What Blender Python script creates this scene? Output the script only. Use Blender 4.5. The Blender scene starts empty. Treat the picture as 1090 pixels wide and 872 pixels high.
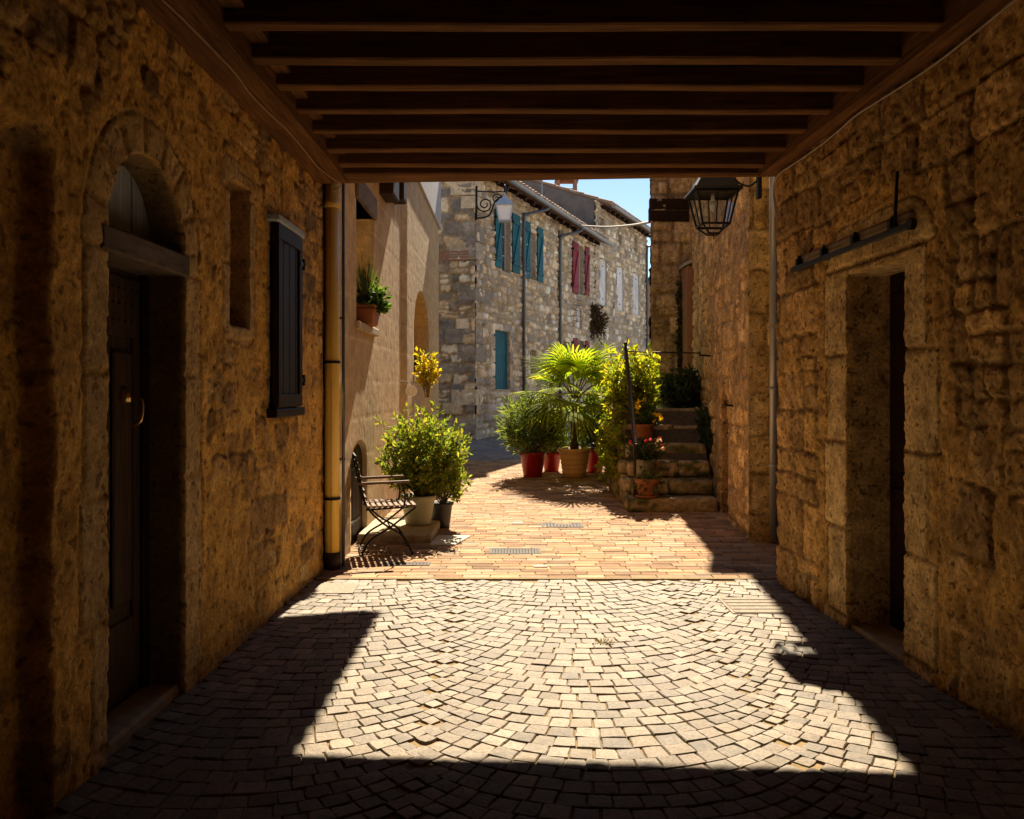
import bpy, math, random
import numpy as np
from mathutils import Vector, Matrix
random.seed(7)
R = math.radians
SC = bpy.context.scene
COL = SC.collection
EYE, FPX, CX, HY = 1.5, 872.0, 545.0, 415.0      # eye height and lens, as measured in the photograph

def gz(d):                                       # street level: flat in the passage, then a gentle rise
    return 0.033 * (min(max(d, 10.5), 45.0) - 10.5)

# ------------------------------------------------------------------ noise
def _hash(i, j, seed):
    i = i.astype(np.int64).astype(np.uint64); j = j.astype(np.int64).astype(np.uint64)
    with np.errstate(over='ignore'):
        h = i * np.uint64(374761393) + j * np.uint64(668265263) + np.uint64((seed * 1442695041 + 12345) & 0xffffffff)
        h &= np.uint64(0xffffffff)
        h = ((h ^ (h >> np.uint64(13))) * np.uint64(1274126177)) & np.uint64(0xffffffff)
        h = ((h ^ (h >> np.uint64(16))) * np.uint64(2246822519)) & np.uint64(0xffffffff)
        h ^= h >> np.uint64(15)
    return h.astype(np.float64) / 4294967295.0

def vnoise(u, v, seed):
    iu, iv = np.floor(u), np.floor(v)
    fu, fv = u - iu, v - iv
    fu = fu * fu * (3 - 2 * fu); fv = fv * fv * (3 - 2 * fv)
    a, b = _hash(iu, iv, seed), _hash(iu + 1, iv, seed)
    c, d = _hash(iu, iv + 1, seed), _hash(iu + 1, iv + 1, seed)
    return (a * (1 - fu) + b * fu) * (1 - fv) + (c * (1 - fu) + d * fu) * fv

def fbm(u, v, freq, octv, seed):                  # about -1 .. 1
    s, amp, tot = 0.0, 1.0, 0.0
    for o in range(octv):
        s = s + amp * (vnoise(u * freq, v * freq, seed + 17 * o) * 2 - 1)
        tot += amp; amp *= 0.55; freq *= 2.03
    return s / tot * 1.3

def sstep(a, b, x):
    t = np.clip((x - a) / (b - a), 0, 1)
    return t * t * (3 - 2 * t)

# ------------------------------------------------------------------ object plumbing
def tag(o, label=None, cat=None, group=None, kind=None):
    if label: o['label'] = label
    if cat: o['category'] = cat
    if group: o['group'] = group
    if kind: o['kind'] = kind
    return o

def root(name, loc, label, cat, group=None):
    o = bpy.data.objects.new(name, None); COL.objects.link(o)
    o.location = loc; o.empty_display_size = 0.1
    return tag(o, label, cat, group)

def link(name, me, parent=None):
    o = bpy.data.objects.new(name, me); COL.objects.link(o)
    if parent is not None:
        o.parent = parent
        if parent.parent is None:
            o.matrix_parent_inverse = Matrix.Translation(-Vector(parent.location))
    return o

def copy_tree(o, parent=None):
    c = o.copy(); COL.objects.link(c); c.parent = parent
    for ch in list(o.children): copy_tree(ch, c)
    return c

def mesh_np(name, V, F, mats, parent=None, cols=None, smooth=False, midx=None):
    me = bpy.data.meshes.new(name)
    V = np.asarray(V, dtype=np.float64)
    me.from_pydata(V.tolist() if len(V) < 2000 else [tuple(p) for p in V], [], F if isinstance(F, list) else F.tolist())
    for m in (mats if isinstance(mats, (list, tuple)) else [mats]): me.materials.append(m)
    if cols is not None:
        a = me.color_attributes.new('Col', 'FLOAT_COLOR', 'POINT')
        c4 = np.ones((len(V), 4), dtype=np.float32); c4[:, :3] = cols
        a.data.foreach_set('color', c4.ravel())
    if midx is not None: me.polygons.foreach_set('material_index', np.asarray(midx, dtype=np.int32))
    me.polygons.foreach_set('use_smooth', np.full(len(me.polygons), smooth, dtype=bool))
    me.update()
    return link(name, me, parent)

class MB:
    """collects simple solids, then links them as one mesh object"""
    def __init__(s): s.v, s.f, s.m, s.c = [], [], [], []; s.cur = 0; s.col = (1, 1, 1)
    def add(s, V, F):
        n = len(s.v)
        s.v += [tuple(p) for p in V]; s.f += [tuple(n + i for i in f) for f in F]
        s.m += [s.cur] * len(F); s.c += [s.col] * len(V)
    def hexa(s, P, bev=0.0):                     # 8 corners: bottom ring then top ring
        P = [Vector(p) for p in P]
        if bev <= 0:
            s.add(P, [(3, 2, 1, 0), (4, 5, 6, 7), (0, 1, 5, 4), (1, 2, 6, 5), (2, 3, 7, 6), (3, 0, 4, 7)]); return
        c = sum(P, Vector()) / 8
        nb = {0: (1, 3, 4), 1: (0, 2, 5), 2: (1, 3, 6), 3: (0, 2, 7), 4: (5, 7, 0), 5: (4, 6, 1), 6: (5, 7, 2), 7: (4, 6, 3)}
        V, idx = [], {}
        faces = [(3, 2, 1, 0), (4, 5, 6, 7), (0, 1, 5, 4), (1, 2, 6, 5), (2, 3, 7, 6), (3, 0, 4, 7)]
        for fi, f in enumerate(faces):
            for k in range(4):
                a, b, d = P[f[k]], P[f[(k + 1) % 4]], P[f[k - 1]]
                e1, e2 = b - a, d - a
                b1, b2 = min(bev, e1.length * .3), min(bev, e2.length * .3)
                idx[(fi, f[k])] = len(V); V.append(a + e1.normalized() * b1 + e2.normalized() * b2)
        F = [tuple(idx[(fi, q)] for q in f) for fi, f in enumerate(faces)]
        for fi in range(6):
            for fj in range(fi + 1, 6):
                sh = [q for q in faces[fi] if q in faces[fj]]
                if len(sh) == 2:
                    f = faces[fi]; k = f.index(sh[0])
                    a, b = (sh[0], sh[1]) if f[(k + 1) % 4] == sh[1] else (sh[1], sh[0])
                    F.append((idx[(fi, b)], idx[(fi, a)], idx[(fj, a)], idx[(fj, b)]))
        for q in range(8):
            t = [fi for fi in range(6) if q in faces[fi]]
            tri = [idx[(fi, q)] for fi in t]
            n = (V[tri[1]] - V[tri[0]]).cross(V[tri[2]] - V[tri[0]])
            if n.dot(V[tri[0]] - c) < 0: tri.reverse()
            F.append(tuple(tri))
        s.add(V, F)
    def box(s, x0, x1, y0, y1, z0, z1, bev=0.0):
        s.hexa([(x0, y0, z0), (x1, y0, z0), (x1, y1, z0), (x0, y1, z0), (x0, y0, z1), (x1, y0, z1), (x1, y1, z1), (x0, y1, z1)], bev)
    def bar(s, a, b, w, h, up=(0, 0, 1), bev=0.0):  # rectangular bar from a to b
        a, b = Vector(a), Vector(b); d = (b - a).normalized()
        sx = d.cross(Vector(up)).normalized() * w / 2; sz = sx.cross(d).normalized() * h / 2
        s.hexa([a - sx - sz, a + sx - sz, b + sx - sz, b - sx - sz, a - sx + sz, a + sx + sz, b + sx + sz, b - sx + sz], bev)
    def tube(s, pts, r, seg=8, cap=True):
        pts = [Vector(p) for p in pts]; rr = r if isinstance(r, (list, tuple)) else [r] * len(pts)
        V, F = [], []
        up = None
        for i, p in enumerate(pts):
            d = (pts[min(i + 1, len(pts) - 1)] - pts[max(i - 1, 0)])
            d = d.normalized() if d.length > 1e-9 else Vector((0, 0, 1))
            if up is None: up = d.orthogonal().normalized()
            up = (up - d * up.dot(d))
            up = up.normalized() if up.length > 1e-6 else d.orthogonal().normalized()
            sd = d.cross(up)
            for k in range(seg):
                a = 2 * math.pi * k / seg
                V.append(p + (up * math.cos(a) + sd * math.sin(a)) * rr[i])
        for i in range(len(pts) - 1):
            for k in range(seg):
                F.append((i * seg + k, i * seg + (k + 1) % seg, (i + 1) * seg + (k + 1) % seg, (i + 1) * seg + k))
        if cap:
            F.append(tuple(range(seg - 1, -1, -1))); F.append(tuple((len(pts) - 1) * seg + k for k in range(seg)))
        s.add(V, F)
    def lathe(s, c, prof, seg=24, closed=True, jit=0.0):
        V, F = [], []
        for r, z in prof:
            for k in range(seg):
                a = 2 * math.pi * k / seg
                V.append((c[0] + r * math.cos(a) * (1 + random.uniform(-jit, jit)), c[1] + r * math.sin(a) * (1 + random.uniform(-jit, jit)), c[2] + z))
        n = len(prof)
        for i in range(n - 1):
            for k in range(seg):
                F.append((i * seg + k, i * seg + (k + 1) % seg, (i + 1) * seg + (k + 1) % seg, (i + 1) * seg + k))
        if closed:
            F.append(tuple(range(seg - 1, -1, -1))); F.append(tuple((n - 1) * seg + k for k in range(seg)))
        s.add(V, F)
    def build(s, name, mats, parent=None, smooth=False, cols=False):
        return mesh_np(name, s.v, s.f, mats, parent, np.array(s.c) if cols else None, smooth, s.m)

def smooth_path(pts, n=6):
    pts = [Vector(p) for p in pts]; out = []
    for i in range(len(pts) - 1):
        p0, p1, p2, p3 = pts[max(i - 1, 0)], pts[i], pts[i + 1], pts[min(i + 2, len(pts) - 1)]
        for k in range(n):
            t = k / n
            out.append(0.5 * ((2 * p1) + (p2 - p0) * t + (2 * p0 - 5 * p1 + 4 * p2 - p3) * t * t + (3 * p1 - p0 - 3 * p2 + p3) * t ** 3))
    return out + [pts[-1]]

# ------------------------------------------------------------------ materials
def _new(name):
    m = bpy.data.materials.new(name); m.use_nodes = True
    nt = m.node_tree; b = nt.nodes['Principled BSDF']
    return m, nt, b

def _noise(nt, scale, detail=5, rough=.6, vec=(1, 1, 1)):
    tc = nt.nodes.new('ShaderNodeTexCoord'); mp = nt.nodes.new('ShaderNodeMapping'); n = nt.nodes.new('ShaderNodeTexNoise')
    mp.inputs['Scale'].default_value = vec
    n.inputs['Scale'].default_value = scale; n.inputs['Detail'].default_value = detail; n.inputs['Roughness'].default_value = rough
    nt.links.new(tc.outputs['Object'], mp.inputs['Vector']); nt.links.new(mp.outputs['Vector'], n.inputs['Vector'])
    return n

def _ramp(nt, src, stops):
    r = nt.nodes.new('ShaderNodeValToRGB'); cr = r.color_ramp
    while len(cr.elements) < len(stops): cr.elements.new(0.5)
    for e, (p, c) in zip(cr.elements, stops):
        e.position = p; e.color = (*c, 1)
    nt.links.new(src, r.inputs['Fac'])
    return r

def _mul(nt, a, b, mode='MULTIPLY', fac=1.0):
    x = nt.nodes.new('ShaderNodeMix'); x.data_type = 'RGBA'; x.blend_type = mode; x.inputs['Factor'].default_value = fac
    nt.links.new(a, x.inputs['A']); nt.links.new(b, x.inputs['B'])
    return x.outputs['Result']

def _bump(nt, b, src, strength, dist):
    bp = nt.nodes.new('ShaderNodeBump'); bp.inputs['Strength'].default_value = strength; bp.inputs['Distance'].default_value = dist
    nt.links.new(src, bp.inputs['Height']); nt.links.new(bp.outputs['Normal'], b.inputs['Normal'])

def mat_attr(name, scale=30, lo=.72, hi=1.25, bump=.5, bd=.01, rough=.9, spec=.25, pores=0):
    """colour from the mesh (one tint per stone), weathered by two noises"""
    m, nt, b = _new(name)
    at = nt.nodes.new('ShaderNodeAttribute'); at.attribute_name = 'Col'
    n1 = _noise(nt, scale, 8, .7); n2 = _noise(nt, scale * .14, 4)
    r1 = _ramp(nt, n1.outputs['Fac'], [(.3, (lo,) * 3), (.7, (hi,) * 3)])
    r2 = _ramp(nt, n2.outputs['Fac'], [(.3, (.8, .78, .75)), (.7, (1.12, 1.1, 1.08))])
    c = _mul(nt, _mul(nt, at.outputs['Color'], r1.outputs['Color']), r2.outputs['Color'])
    if pores:
        n3 = _noise(nt, pores, 3, .55); r3 = _ramp(nt, n3.outputs['Fac'], [(.35, (.48, .43, .38)), (.42, (1.04, 1.04, 1.04))]); c = _mul(nt, c, r3.outputs['Color'])
        n4 = _noise(nt, pores * .28, 5, .7); r4 = _ramp(nt, n4.outputs['Fac'], [(.40, (.80, .76, .71)), (.56, (1.12, 1.11, 1.1))]); c = _mul(nt, c, r4.outputs['Color'])
    nt.links.new(c, b.inputs['Base Color'])
    b.inputs['Roughness'].default_value = rough; b.inputs['Specular IOR Level'].default_value = spec
    _bump(nt, b, n1.outputs['Fac'], bump, bd)
    return m

def mat_plain(name, c, rough=.6, var=.2, scale=12, bump=.15, metal=0.0, bd=.004, spec=.4, vec=(1, 1, 1)):
    m, nt, b = _new(name)
    n = _noise(nt, scale, 6, .65, vec)
    r = _ramp(nt, n.outputs['Fac'], [(.28, tuple(x * (1 - var) for x in c)), (.72, tuple(min(1, x * (1 + var)) for x in c))])
    nt.links.new(r.outputs['Color'], b.inputs['Base Color'])
    b.inputs['Roughness'].default_value = rough; b.inputs['Metallic'].default_value = metal; b.inputs['Specular IOR Level'].default_value = spec
    if bump: _bump(nt, b, n.outputs['Fac'], bump, bd)
    return m

def mat_wood(name, c1, c2, vec=(1, 1, 1), scale=14, rough=.75, bump=.4):
    m, nt, b = _new(name)
    n = _noise(nt, scale, 8, .65, vec); n2 = _noise(nt, 1.7, 3)
    r = _ramp(nt, n.outputs['Fac'], [(.3, c1), (.68, c2)])
    r2 = _ramp(nt, n2.outputs['Fac'], [(.3, (.7, .7, .7)), (.7, (1.15, 1.1, 1.05))])
    nt.links.new(_mul(nt, r.outputs['Color'], r2.outputs['Color']), b.inputs['Base Color'])
    b.inputs['Roughness'].default_value = rough; b.inputs['Specular IOR Level'].default_value = .15
    _bump(nt, b, n.outputs['Fac'], bump, .006)
    return m

def mat_leaf(name, trans=.5, rough=.55):
    m, nt, b = _new(name)
    at = nt.nodes.new('ShaderNodeAttribute'); at.attribute_name = 'Col'
    tr = nt.nodes.new('ShaderNodeBsdfTranslucent'); mx = nt.nodes.new('ShaderNodeMixShader')
    bright = nt.nodes.new('ShaderNodeMix'); bright.data_type = 'RGBA'; bright.blend_type = 'MULTIPLY'; bright.inputs['Factor'].default_value = 1
    bright.inputs['B'].default_value = (1.9, 1.75, .7, 1)
    nt.links.new(at.outputs['Color'], bright.inputs['A'])
    nt.links.new(at.outputs['Color'], b.inputs['Base Color']); nt.links.new(bright.outputs['Result'], tr.inputs['Color'])
    b.inputs['Roughness'].default_value = rough; b.inputs['Specular IOR Level'].default_value = .22
    mx.inputs['Fac'].default_value = trans
    nt.links.new(b.outputs['BSDF'], mx.inputs[1]); nt.links.new(tr.outputs['BSDF'], mx.inputs[2])
    nt.links.new(mx.outputs['Shader'], nt.nodes['Material Output'].inputs['Surface'])
    return m

def mat_glass(name, tint=(.9, .95, 1), gloss=.12):
    m, nt, b = _new(name)
    t = nt.nodes.new('ShaderNodeBsdfTransparent'); g = nt.nodes.new('ShaderNodeBsdfGlossy'); mx = nt.nodes.new('ShaderNodeMixShader')
    t.inputs['Color'].default_value = (*tint, 1); g.inputs['Roughness'].default_value = .05; mx.inputs['Fac'].default_value = gloss
    nt.links.new(t.outputs[0], mx.inputs[1]); nt.links.new(g.outputs[0], mx.inputs[2])
    nt.links.new(mx.outputs[0], nt.nodes['Material Output'].inputs['Surface'])
    return m

M = dict(
    stone=mat_attr('stone', 48, .5, 1.35, .9, .010, pores=24),
    render_stone=mat_attr('rendered_stone', 50, .55, 1.35, .9, .009, pores=20),
    farstone=mat_attr('far_stone', 9, .66, 1.36, .7, .03),
    plaster=mat_attr('plaster', 60, .78, 1.18, .35, .004),
    sett=mat_attr('granite_sett', 55, .58, 1.32, .7, .008, .68, .35),
    brick=mat_attr('brick_paver', 40, .72, 1.22, .5, .006, .9, .2),
    stepstone=mat_attr('step_stone', 18, .5, 1.4, .9, .02),
    sand=mat_plain('joint_sand', (.22, .145, .06), .95, .4, 40, .4),
    asphalt=mat_plain('asphalt', (.20, .18, .165), .9, .25, 30, .4),
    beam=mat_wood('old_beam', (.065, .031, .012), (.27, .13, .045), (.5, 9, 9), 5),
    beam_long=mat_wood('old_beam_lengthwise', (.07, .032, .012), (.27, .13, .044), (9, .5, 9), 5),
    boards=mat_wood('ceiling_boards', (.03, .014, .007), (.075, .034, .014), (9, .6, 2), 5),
    door=mat_wood('dark_door', (.035, .022, .015), (.12, .075, .045), (12, 12, .6), 6, .6),
    door_black=mat_wood('black_wood', (.016, .007, .003), (.042, .018, .008), (12, 12, .6), 6, .6),
    greywood=mat_wood('grey_wood', (.09, .065, .045), (.22, .165, .12), (8, 1, 8), 6),
    bluegrey=mat_wood('blue_grey_planks', (.30, .38, .52), (.60, .72, .90), (14, 14, .7), 6),
    redwood=mat_wood('red_brown_door', (.012, .005, .004), (.035, .011, .008), (12, 12, .6), 6, .5),
    iron=mat_plain('black_iron', (.022, .021, .022), .5, .3, 30, .15, .6),
    rust=mat_plain('dark_rail', (.05, .03, .02), .6, .4, 25, .3, .5),
    brass=mat_plain('brass', (.75, .5, .2), .3, .2, 20, 0, 1.0),
    yellow=mat_plain('yellow_pipe_paint', (.93, .62, .13), .35, .10, 6, .05, 0, .002, .5, (3, 3, .6)),
    greypipe=mat_plain('zinc_pipe', (.42, .42, .42), .4, .2, 8, .1, .5, .002, .5, (3, 3, .5)),
    darkpipe=mat_plain('dark_pipe', (.10, .11, .12), .45, .2, 9, .05, .3),
    gutter=mat_plain('zinc_gutter', (.22, .24, .27), .4, .2, 9, .05, .4),
    teal=mat_wood('teal_paint', (.006, .075, .105), (.014, .15, .195), (8, 8, .8), 5, .55, .2),
    crimson=mat_wood('crimson_paint', (.18, .008, .018), (.32, .02, .04), (8, 8, .8), 5, .55, .2),
    white=mat_wood('white_paint', (.74, .72, .72), (.90, .88, .88), (8, 8, .8), 5, .55, .15),
    frame=mat_plain('window_frame_paint', (.45, .42, .38), .6, .15),
    pane=mat_plain('dark_window_glass', (.02, .023, .028), .08, .2, 3, 0, 0, .001, .8),
    dark=mat_plain('dark_interior', (.02, .017, .014), .9, .3),
    tile=mat_attr('roof_tile', 20, .6, 1.3, .5, .01),
    terracotta=mat_plain('terracotta', (.33, .115, .04), .75, .22, 14, .25),
    ochrepot=mat_plain('ochre_pot', (.72, .42, .17), .7, .12, 10, .15),
    redpot=mat_plain('red_glazed_pot', (.30, .010, .010), .3, .12, 8, .03),
    greenpot=mat_plain('pale_green_pot', (.42, .40, .24), .6, .12, 9, .1),
    blackpot=mat_plain('black_plastic_pot', (.035, .035, .035), .5, .2),
    greypot=mat_plain('grey_stone_pot', (.30, .27, .20), .9, .35, 18, .5),
    soil=mat_plain('soil', (.05, .03, .018), 1, .4, 60, .6),
    bark=mat_plain('palm_bark', (.10, .055, .028), .95, .5, 40, 1.0, 0, .02),
    stem=mat_plain('stem', (.16, .12, .06), .9, .3, 30, .3),
    palestem=mat_plain('pale_stem', (.55, .45, .30), .8, .2, 20, .2),
    leaf=mat_leaf('leaf', .5), frond=mat_leaf('frond', .55, .85), leaf_dark=mat_leaf('dark_leaf', .25), petal=mat_leaf('petal', .3, .6),
    slat=mat_wood('chair_slats', (.10, .06, .035), (.26, .17, .11), (1, 9, 9), 6, .6),
    glass=mat_glass('lantern_glass'), milk=mat_plain('milk_glass', (.93, .93, .92), .25, .04, 5, 0, 0, .001, .5),
    lampgrey=mat_plain('grey_lamp_metal', (.52, .53, .54), .4, .15, 9, .05, .4),
    cable=mat_plain('cable', (.35, .22, .12), .6, .2), palecable=mat_plain('pale_cable', (.45, .38, .30), .7, .2),
    concrete=mat_plain('step_slab', (.42, .33, .21), .9, .3, 14, .4), paleslab=mat_plain('pale_slab', (.60, .53, .42), .85, .15, 14, .3),
    grate=mat_plain('drain_iron', (.10, .085, .07), .85, .35, 30, .2, 0), coverstone=mat_plain('cover_stone', (.27, .22, .16), .9, .4, 30, .5), coverpale=mat_plain('pale_cover', (.42, .38, .31), .9, .3, 40, .3),
    greyrender=mat_plain('grey_render', (.40, .37, .36), .9, .15, 4, .1),
    darkrender=mat_plain('dark_gable_render', (.14, .13, .125), .95, .3, 3, .2), ochrewall=mat_plain('pale_render', (.82, .64, .35), .9, .12, 6, .2),
    oldbrick=mat_plain('flat_brick', (.30, .16, .095), .95, .3, 20, .5),
)

# ------------------------------------------------------------------ masonry
class Wall:
    """a vertical wall line: origin, unit direction, outward normal"""
    def __init__(s, ox, oy, dx, dy, nx, ny):
        L = math.hypot(dx, dy); s.o = (ox, oy); s.d = (dx / L, dy / L)
        L = math.hypot(nx, ny); s.n = (nx / L, ny / L)
    def pt(s, u, z, h=0.0):
        return (s.o[0] + s.d[0] * u + s.n[0] * h, s.o[1] + s.d[1] * u + s.n[1] * h, z)
    def u(s, px):                                 # where a sight line meets the wall
        k = (px - CX) / FPX
        return (k * s.o[1] - s.o[0]) / (s.d[0] - k * s.d[1])
    def z(s, px, py):
        return EYE + (HY - py) / FPX * (s.o[1] + s.u(px) * s.d[1])
    def box(s, mb, u0, u1, z0, z1, h0, h1, bev=0.0):
        mb.hexa([s.pt(u0, z0, h0), s.pt(u1, z0, h0), s.pt(u1, z0, h1), s.pt(u0, z0, h1),
                 s.pt(u0, z1, h0), s.pt(u1, z1, h0), s.pt(u1, z1, h1), s.pt(u0, z1, h1)], bev)
    def quad(s, mb, u0, u1, z0, z1, h):
        mb.add([s.pt(u0, z0, h), s.pt(u1, z0, h), s.pt(u1, z1, h), s.pt(u0, z1, h)], [(0, 1, 2, 3)])

def rect(u0, u1, z0, z1):
    def f(U, V):
        a = np.maximum(u0 - U, U - u1); b = np.maximum(z0 - V, V - z1)
        return np.where((a > 0) & (b > 0), np.hypot(np.maximum(a, 0), np.maximum(b, 0)), np.maximum(a, b))
    return f
def arch(u0, u1, z0, zs, rise=None):              # round-headed opening, springing at zs
    c, r = (u0 + u1) / 2, (u1 - u0) / 2; q = (rise or r) / r
    def f(U, V):
        a = np.maximum(u0 - U, U - u1); b = z0 - V
        low = np.maximum(a, b)
        return np.where(V > zs, np.hypot(U - c, (V - zs) / q) - r, low)
    return f

def masonry(name, W, u0, u1, z0, z1, res, mat, pal, mortar, course=(.2, .4), wid=(.25, .6), subp=.3, warp=.03, joint=.02, bev=.035,
            depth=.025, rough=.010, tilt=.25, openings=(), cover=0.0, cover_col=None, stain=None, seed=1, parent=None, special=None, ramp_top=None, smooth=True, tint=.44):
    """stone wall as a relief: courses of stones with their own tint, height and tilt; openings get reveals"""
    rng = np.random.RandomState(seed)
    nu, nv = max(2, int(round((u1 - u0) / res)) + 1), max(2, int(round((z1 - z0) / res)) + 1)
    U, V = np.meshgrid(np.linspace(u0, u1, nu), np.linspace(z0, z1, nv), indexing='ij')
    Uw = U + warp * fbm(U, V, 2.2, 3, seed) + .35 * warp * fbm(U, V, 9, 2, seed + 3)
    Vw = V + warp * fbm(U, V, 2.0, 3, seed + 5) + .35 * warp * fbm(U, V, 9, 2, seed + 7)
    ids = np.zeros(U.shape, dtype=np.int64); dist = np.zeros(U.shape); cu = np.zeros(U.shape); cv = np.zeros(U.shape)
    v = z0 - .3; c = 0
    while v < z1 + .3:
        h = rng.uniform(*course); m = (Vw >= v) & (Vw < v + h)
        sp = [u0 - 1.0 - rng.uniform(0, .5)]
        while sp[-1] < u1 + 1: sp.append(sp[-1] + rng.uniform(*wid) * (.6 + .4 * h / course[1]))
        sp = np.array(sp)
        if m.any():
            uu, vv = Uw[m], Vw[m]
            i = np.clip(np.searchsorted(sp, uu) - 1, 0, len(sp) - 2)
            xa, xb = sp[i], sp[i + 1]; ya, yb = np.full(uu.shape, v), np.full(uu.shape, v + h)
            n = len(sp); r1, r2, r3, r4 = (rng.rand(n)[i] for _ in range(4))
            code = i * 4
            s1 = r1 < subp; ym = ya + (yb - ya) * (.35 + .3 * r2); lowr = vv < ym
            yb = np.where(s1 & lowr, ym, yb); ya = np.where(s1 & ~lowr, ym, ya); code = code + np.where(s1 & lowr, 1, 0)
            s2 = s1 & (np.where(lowr, r3, r4) < .6) & (xb - xa > .18); xm = xa + (xb - xa) * (.35 + .3 * r3); lef = uu < xm
            xb = np.where(s2 & lef, xm, xb); xa = np.where(s2 & ~lef, xm, xa); code = code + np.where(s2 & lef, 2, 0)
            hx, hy = (xb - xa) / 2, (yb - ya) / 2; r = np.minimum(np.minimum(hx, hy) * .55, .06)
            qx = np.abs(uu - (xa + hx)) - (hx - r); qy = np.abs(vv - (ya + hy)) - (hy - r)
            sd = np.hypot(np.maximum(qx, 0), np.maximum(qy, 0)) + np.minimum(np.maximum(qx, qy), 0) - r
            dist[m] = -sd; ids[m] = c * 4000 + code; cu[m] = uu - (xa + hx); cv[m] = vv - (ya + hy)
        v += h; c += 1
    z = np.zeros(U.shape)
    def rnd(k): return _hash(ids, z + k, seed)
    hgt_scale = np.ones(U.shape)
    dressed = np.zeros(U.shape, bool)
    for op in openings:                           # dressed surround stones
        w = op.get('dress')
        if not w: continue
        f = op['f'](U, V); bh = op.get('block', .38)
        zs = op.get('zs', 1e9); cx0 = op.get('cx', 0)
        ang = np.where(V > zs, np.arctan2(V - zs, U - cx0), 0)
        key = np.where(V > zs, np.floor(ang / .42) + 100, np.floor((V - .07) / bh))
        side = np.where(U > cx0, 1, 0) * 50 * (V <= zs)
        ww = w * np.where(V > zs, 1.0, .72 + .56 * _hash(key + side, z + 3, seed + 9))
        m = (f > 0) & (f < ww)
        fr = np.where(V > zs, np.abs((ang / .42) % 1 - .5) * .42 * .4, np.abs(((V - .07) / bh) % 1 - .5) * bh)
        lim = np.where(V > zs, .21 * .4, bh / 2)
        dd = np.minimum(lim - fr, np.minimum(ww - f, f + .03))
        dist[m] = dd[m]; ids[m] = (900000 + key + side).astype(np.int64)[m]; cu[m] = 0; cv[m] = 0
        dressed |= m
    jn = .012 * fbm(U, V, 14, 3, seed + 21) * (joint / .02)
    st = sstep(joint * .4, joint * .4 + bev, dist + jn)
    if cover > 0:                                  # render left over the stones in patches
        cm = sstep(-.12, .12, fbm(U, V, 1.3, 4, seed + 31) * .9 + fbm(U, V, 6, 2, seed + 33) * .45 + (rnd(5) - .5) * .9 + cover - .5)
        cm = np.where(dressed, cm * .12, cm)
    else: cm = np.zeros(U.shape)
    hs = st * (depth * (.45 + .9 * rnd(1)) + tilt * depth * (cu * (rnd(2) - .5) + cv * (rnd(3) - .5)) * 8)
    hs = np.where(dressed, st * depth * .8, hs)
    hr = rough * fbm(U, V, 15, 4, seed + 41) * np.where(dressed, .35, .4 + .9 * st)
    for op in openings:
        if op.get('dress') and cover > 0:
            f = op['f'](U, V); cm = np.where((f > 0) & (f < op['dress'] * 1.55) & ~dressed, np.maximum(cm, .9), cm)
    hr = hr + rough * .55 * fbm(U, V, 31, 2, seed + 45)
    H = hs * (1 - cm) + cm * (depth * .75 + rough * .5 * fbm(U, V, 5, 4, seed + 51)) + hr
    pit = sstep(.42, .6, fbm(U, V, 23, 2, seed + 61)); H = H - pit * rough * 1.1 * np.where(dressed, .3, 1)
    pal = np.array(pal); k = np.minimum((rnd(4) * len(pal)).astype(int), len(pal) - 1)
    C = pal[k] * (1 - tint / 2 + tint * rnd(6))[..., None]
    C = C * (1 + .16 * fbm(U, V, 7, 3, seed + 71))[..., None]
    for op in openings:
        if op.get('dcol'): C = np.where(dressed[..., None], np.array(op['dcol']) * (.9 + .2 * rnd(6))[..., None] * (1 + .12 * fbm(U, V, 7, 3, seed + 71))[..., None], C)
    C = C * st[..., None] + np.array(mortar) * (1 - st)[..., None]
    if cover > 0: C = C * (1 - cm[..., None]) + (np.array(cover_col) * (1 + .2 * fbm(U, V, 3, 4, seed + 81))[..., None]) * cm[..., None]
    if stain is not None:
        sm = stain(U, V, seed); C = C * (1 - sm[..., None]) + C * np.array((.32, .30, .30)) * sm[..., None]
    if special is not None: H, C = special(U, V, H, C, st)
    # openings
    keep = np.ones((nu - 1, nv - 1), bool); own = -np.ones((nu - 1, nv - 1), int)
    uc, vc = (U[:-1, :-1] + U[1:, 1:]) / 2, (V[:-1, :-1] + V[1:, 1:]) / 2
    for k_, op in enumerate(openings):
        ins = op['f'](uc, vc) < 0
        keep &= ~ins; own[ins] = k_
    Ub, Vb = U.copy(), V.copy()
    padk = np.zeros((nu + 1, nv + 1), bool); padk[1:-1, 1:-1] = keep
    pado = np.zeros((nu + 1, nv + 1), bool); pado[1:-1, 1:-1] = ~keep
    anyk = padk[:-1, :-1] | padk[1:, :-1] | padk[:-1, 1:] | padk[1:, 1:]
    anyo = pado[:-1, :-1] | pado[1:, :-1] | pado[:-1, 1:] | pado[1:, 1:]
    bd = anyk & anyo
    for op in openings:
        f = op['f']; e = 1e-4; fv = f(Ub, Vb)
        near = bd & (np.abs(fv) < res * 1.6)
        gu = (f(Ub + e, Vb) - f(Ub - e, Vb)) / (2 * e); gv = (f(Ub, Vb + e) - f(Ub, Vb - e)) / (2 * e)
        g2 = np.maximum(gu * gu + gv * gv, .2)
        Ub[near] -= (fv * gu / g2)[near]; Vb[near] -= (fv * gv / g2)[near]
    if ramp_top is not None:
        H = H * 1.0
    P = np.stack([W.o[0] + W.d[0] * Ub + W.n[0] * H, W.o[1] + W.d[1] * Ub + W.n[1] * H, Vb], -1).reshape(-1, 3)
    Cc = np.clip(C, .004, .95).reshape(-1, 3)
    idx = np.arange(nu * nv).reshape(nu, nv)
    flip = (W.d[0] * W.n[1] - W.d[1] * W.n[0]) > 0
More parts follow.
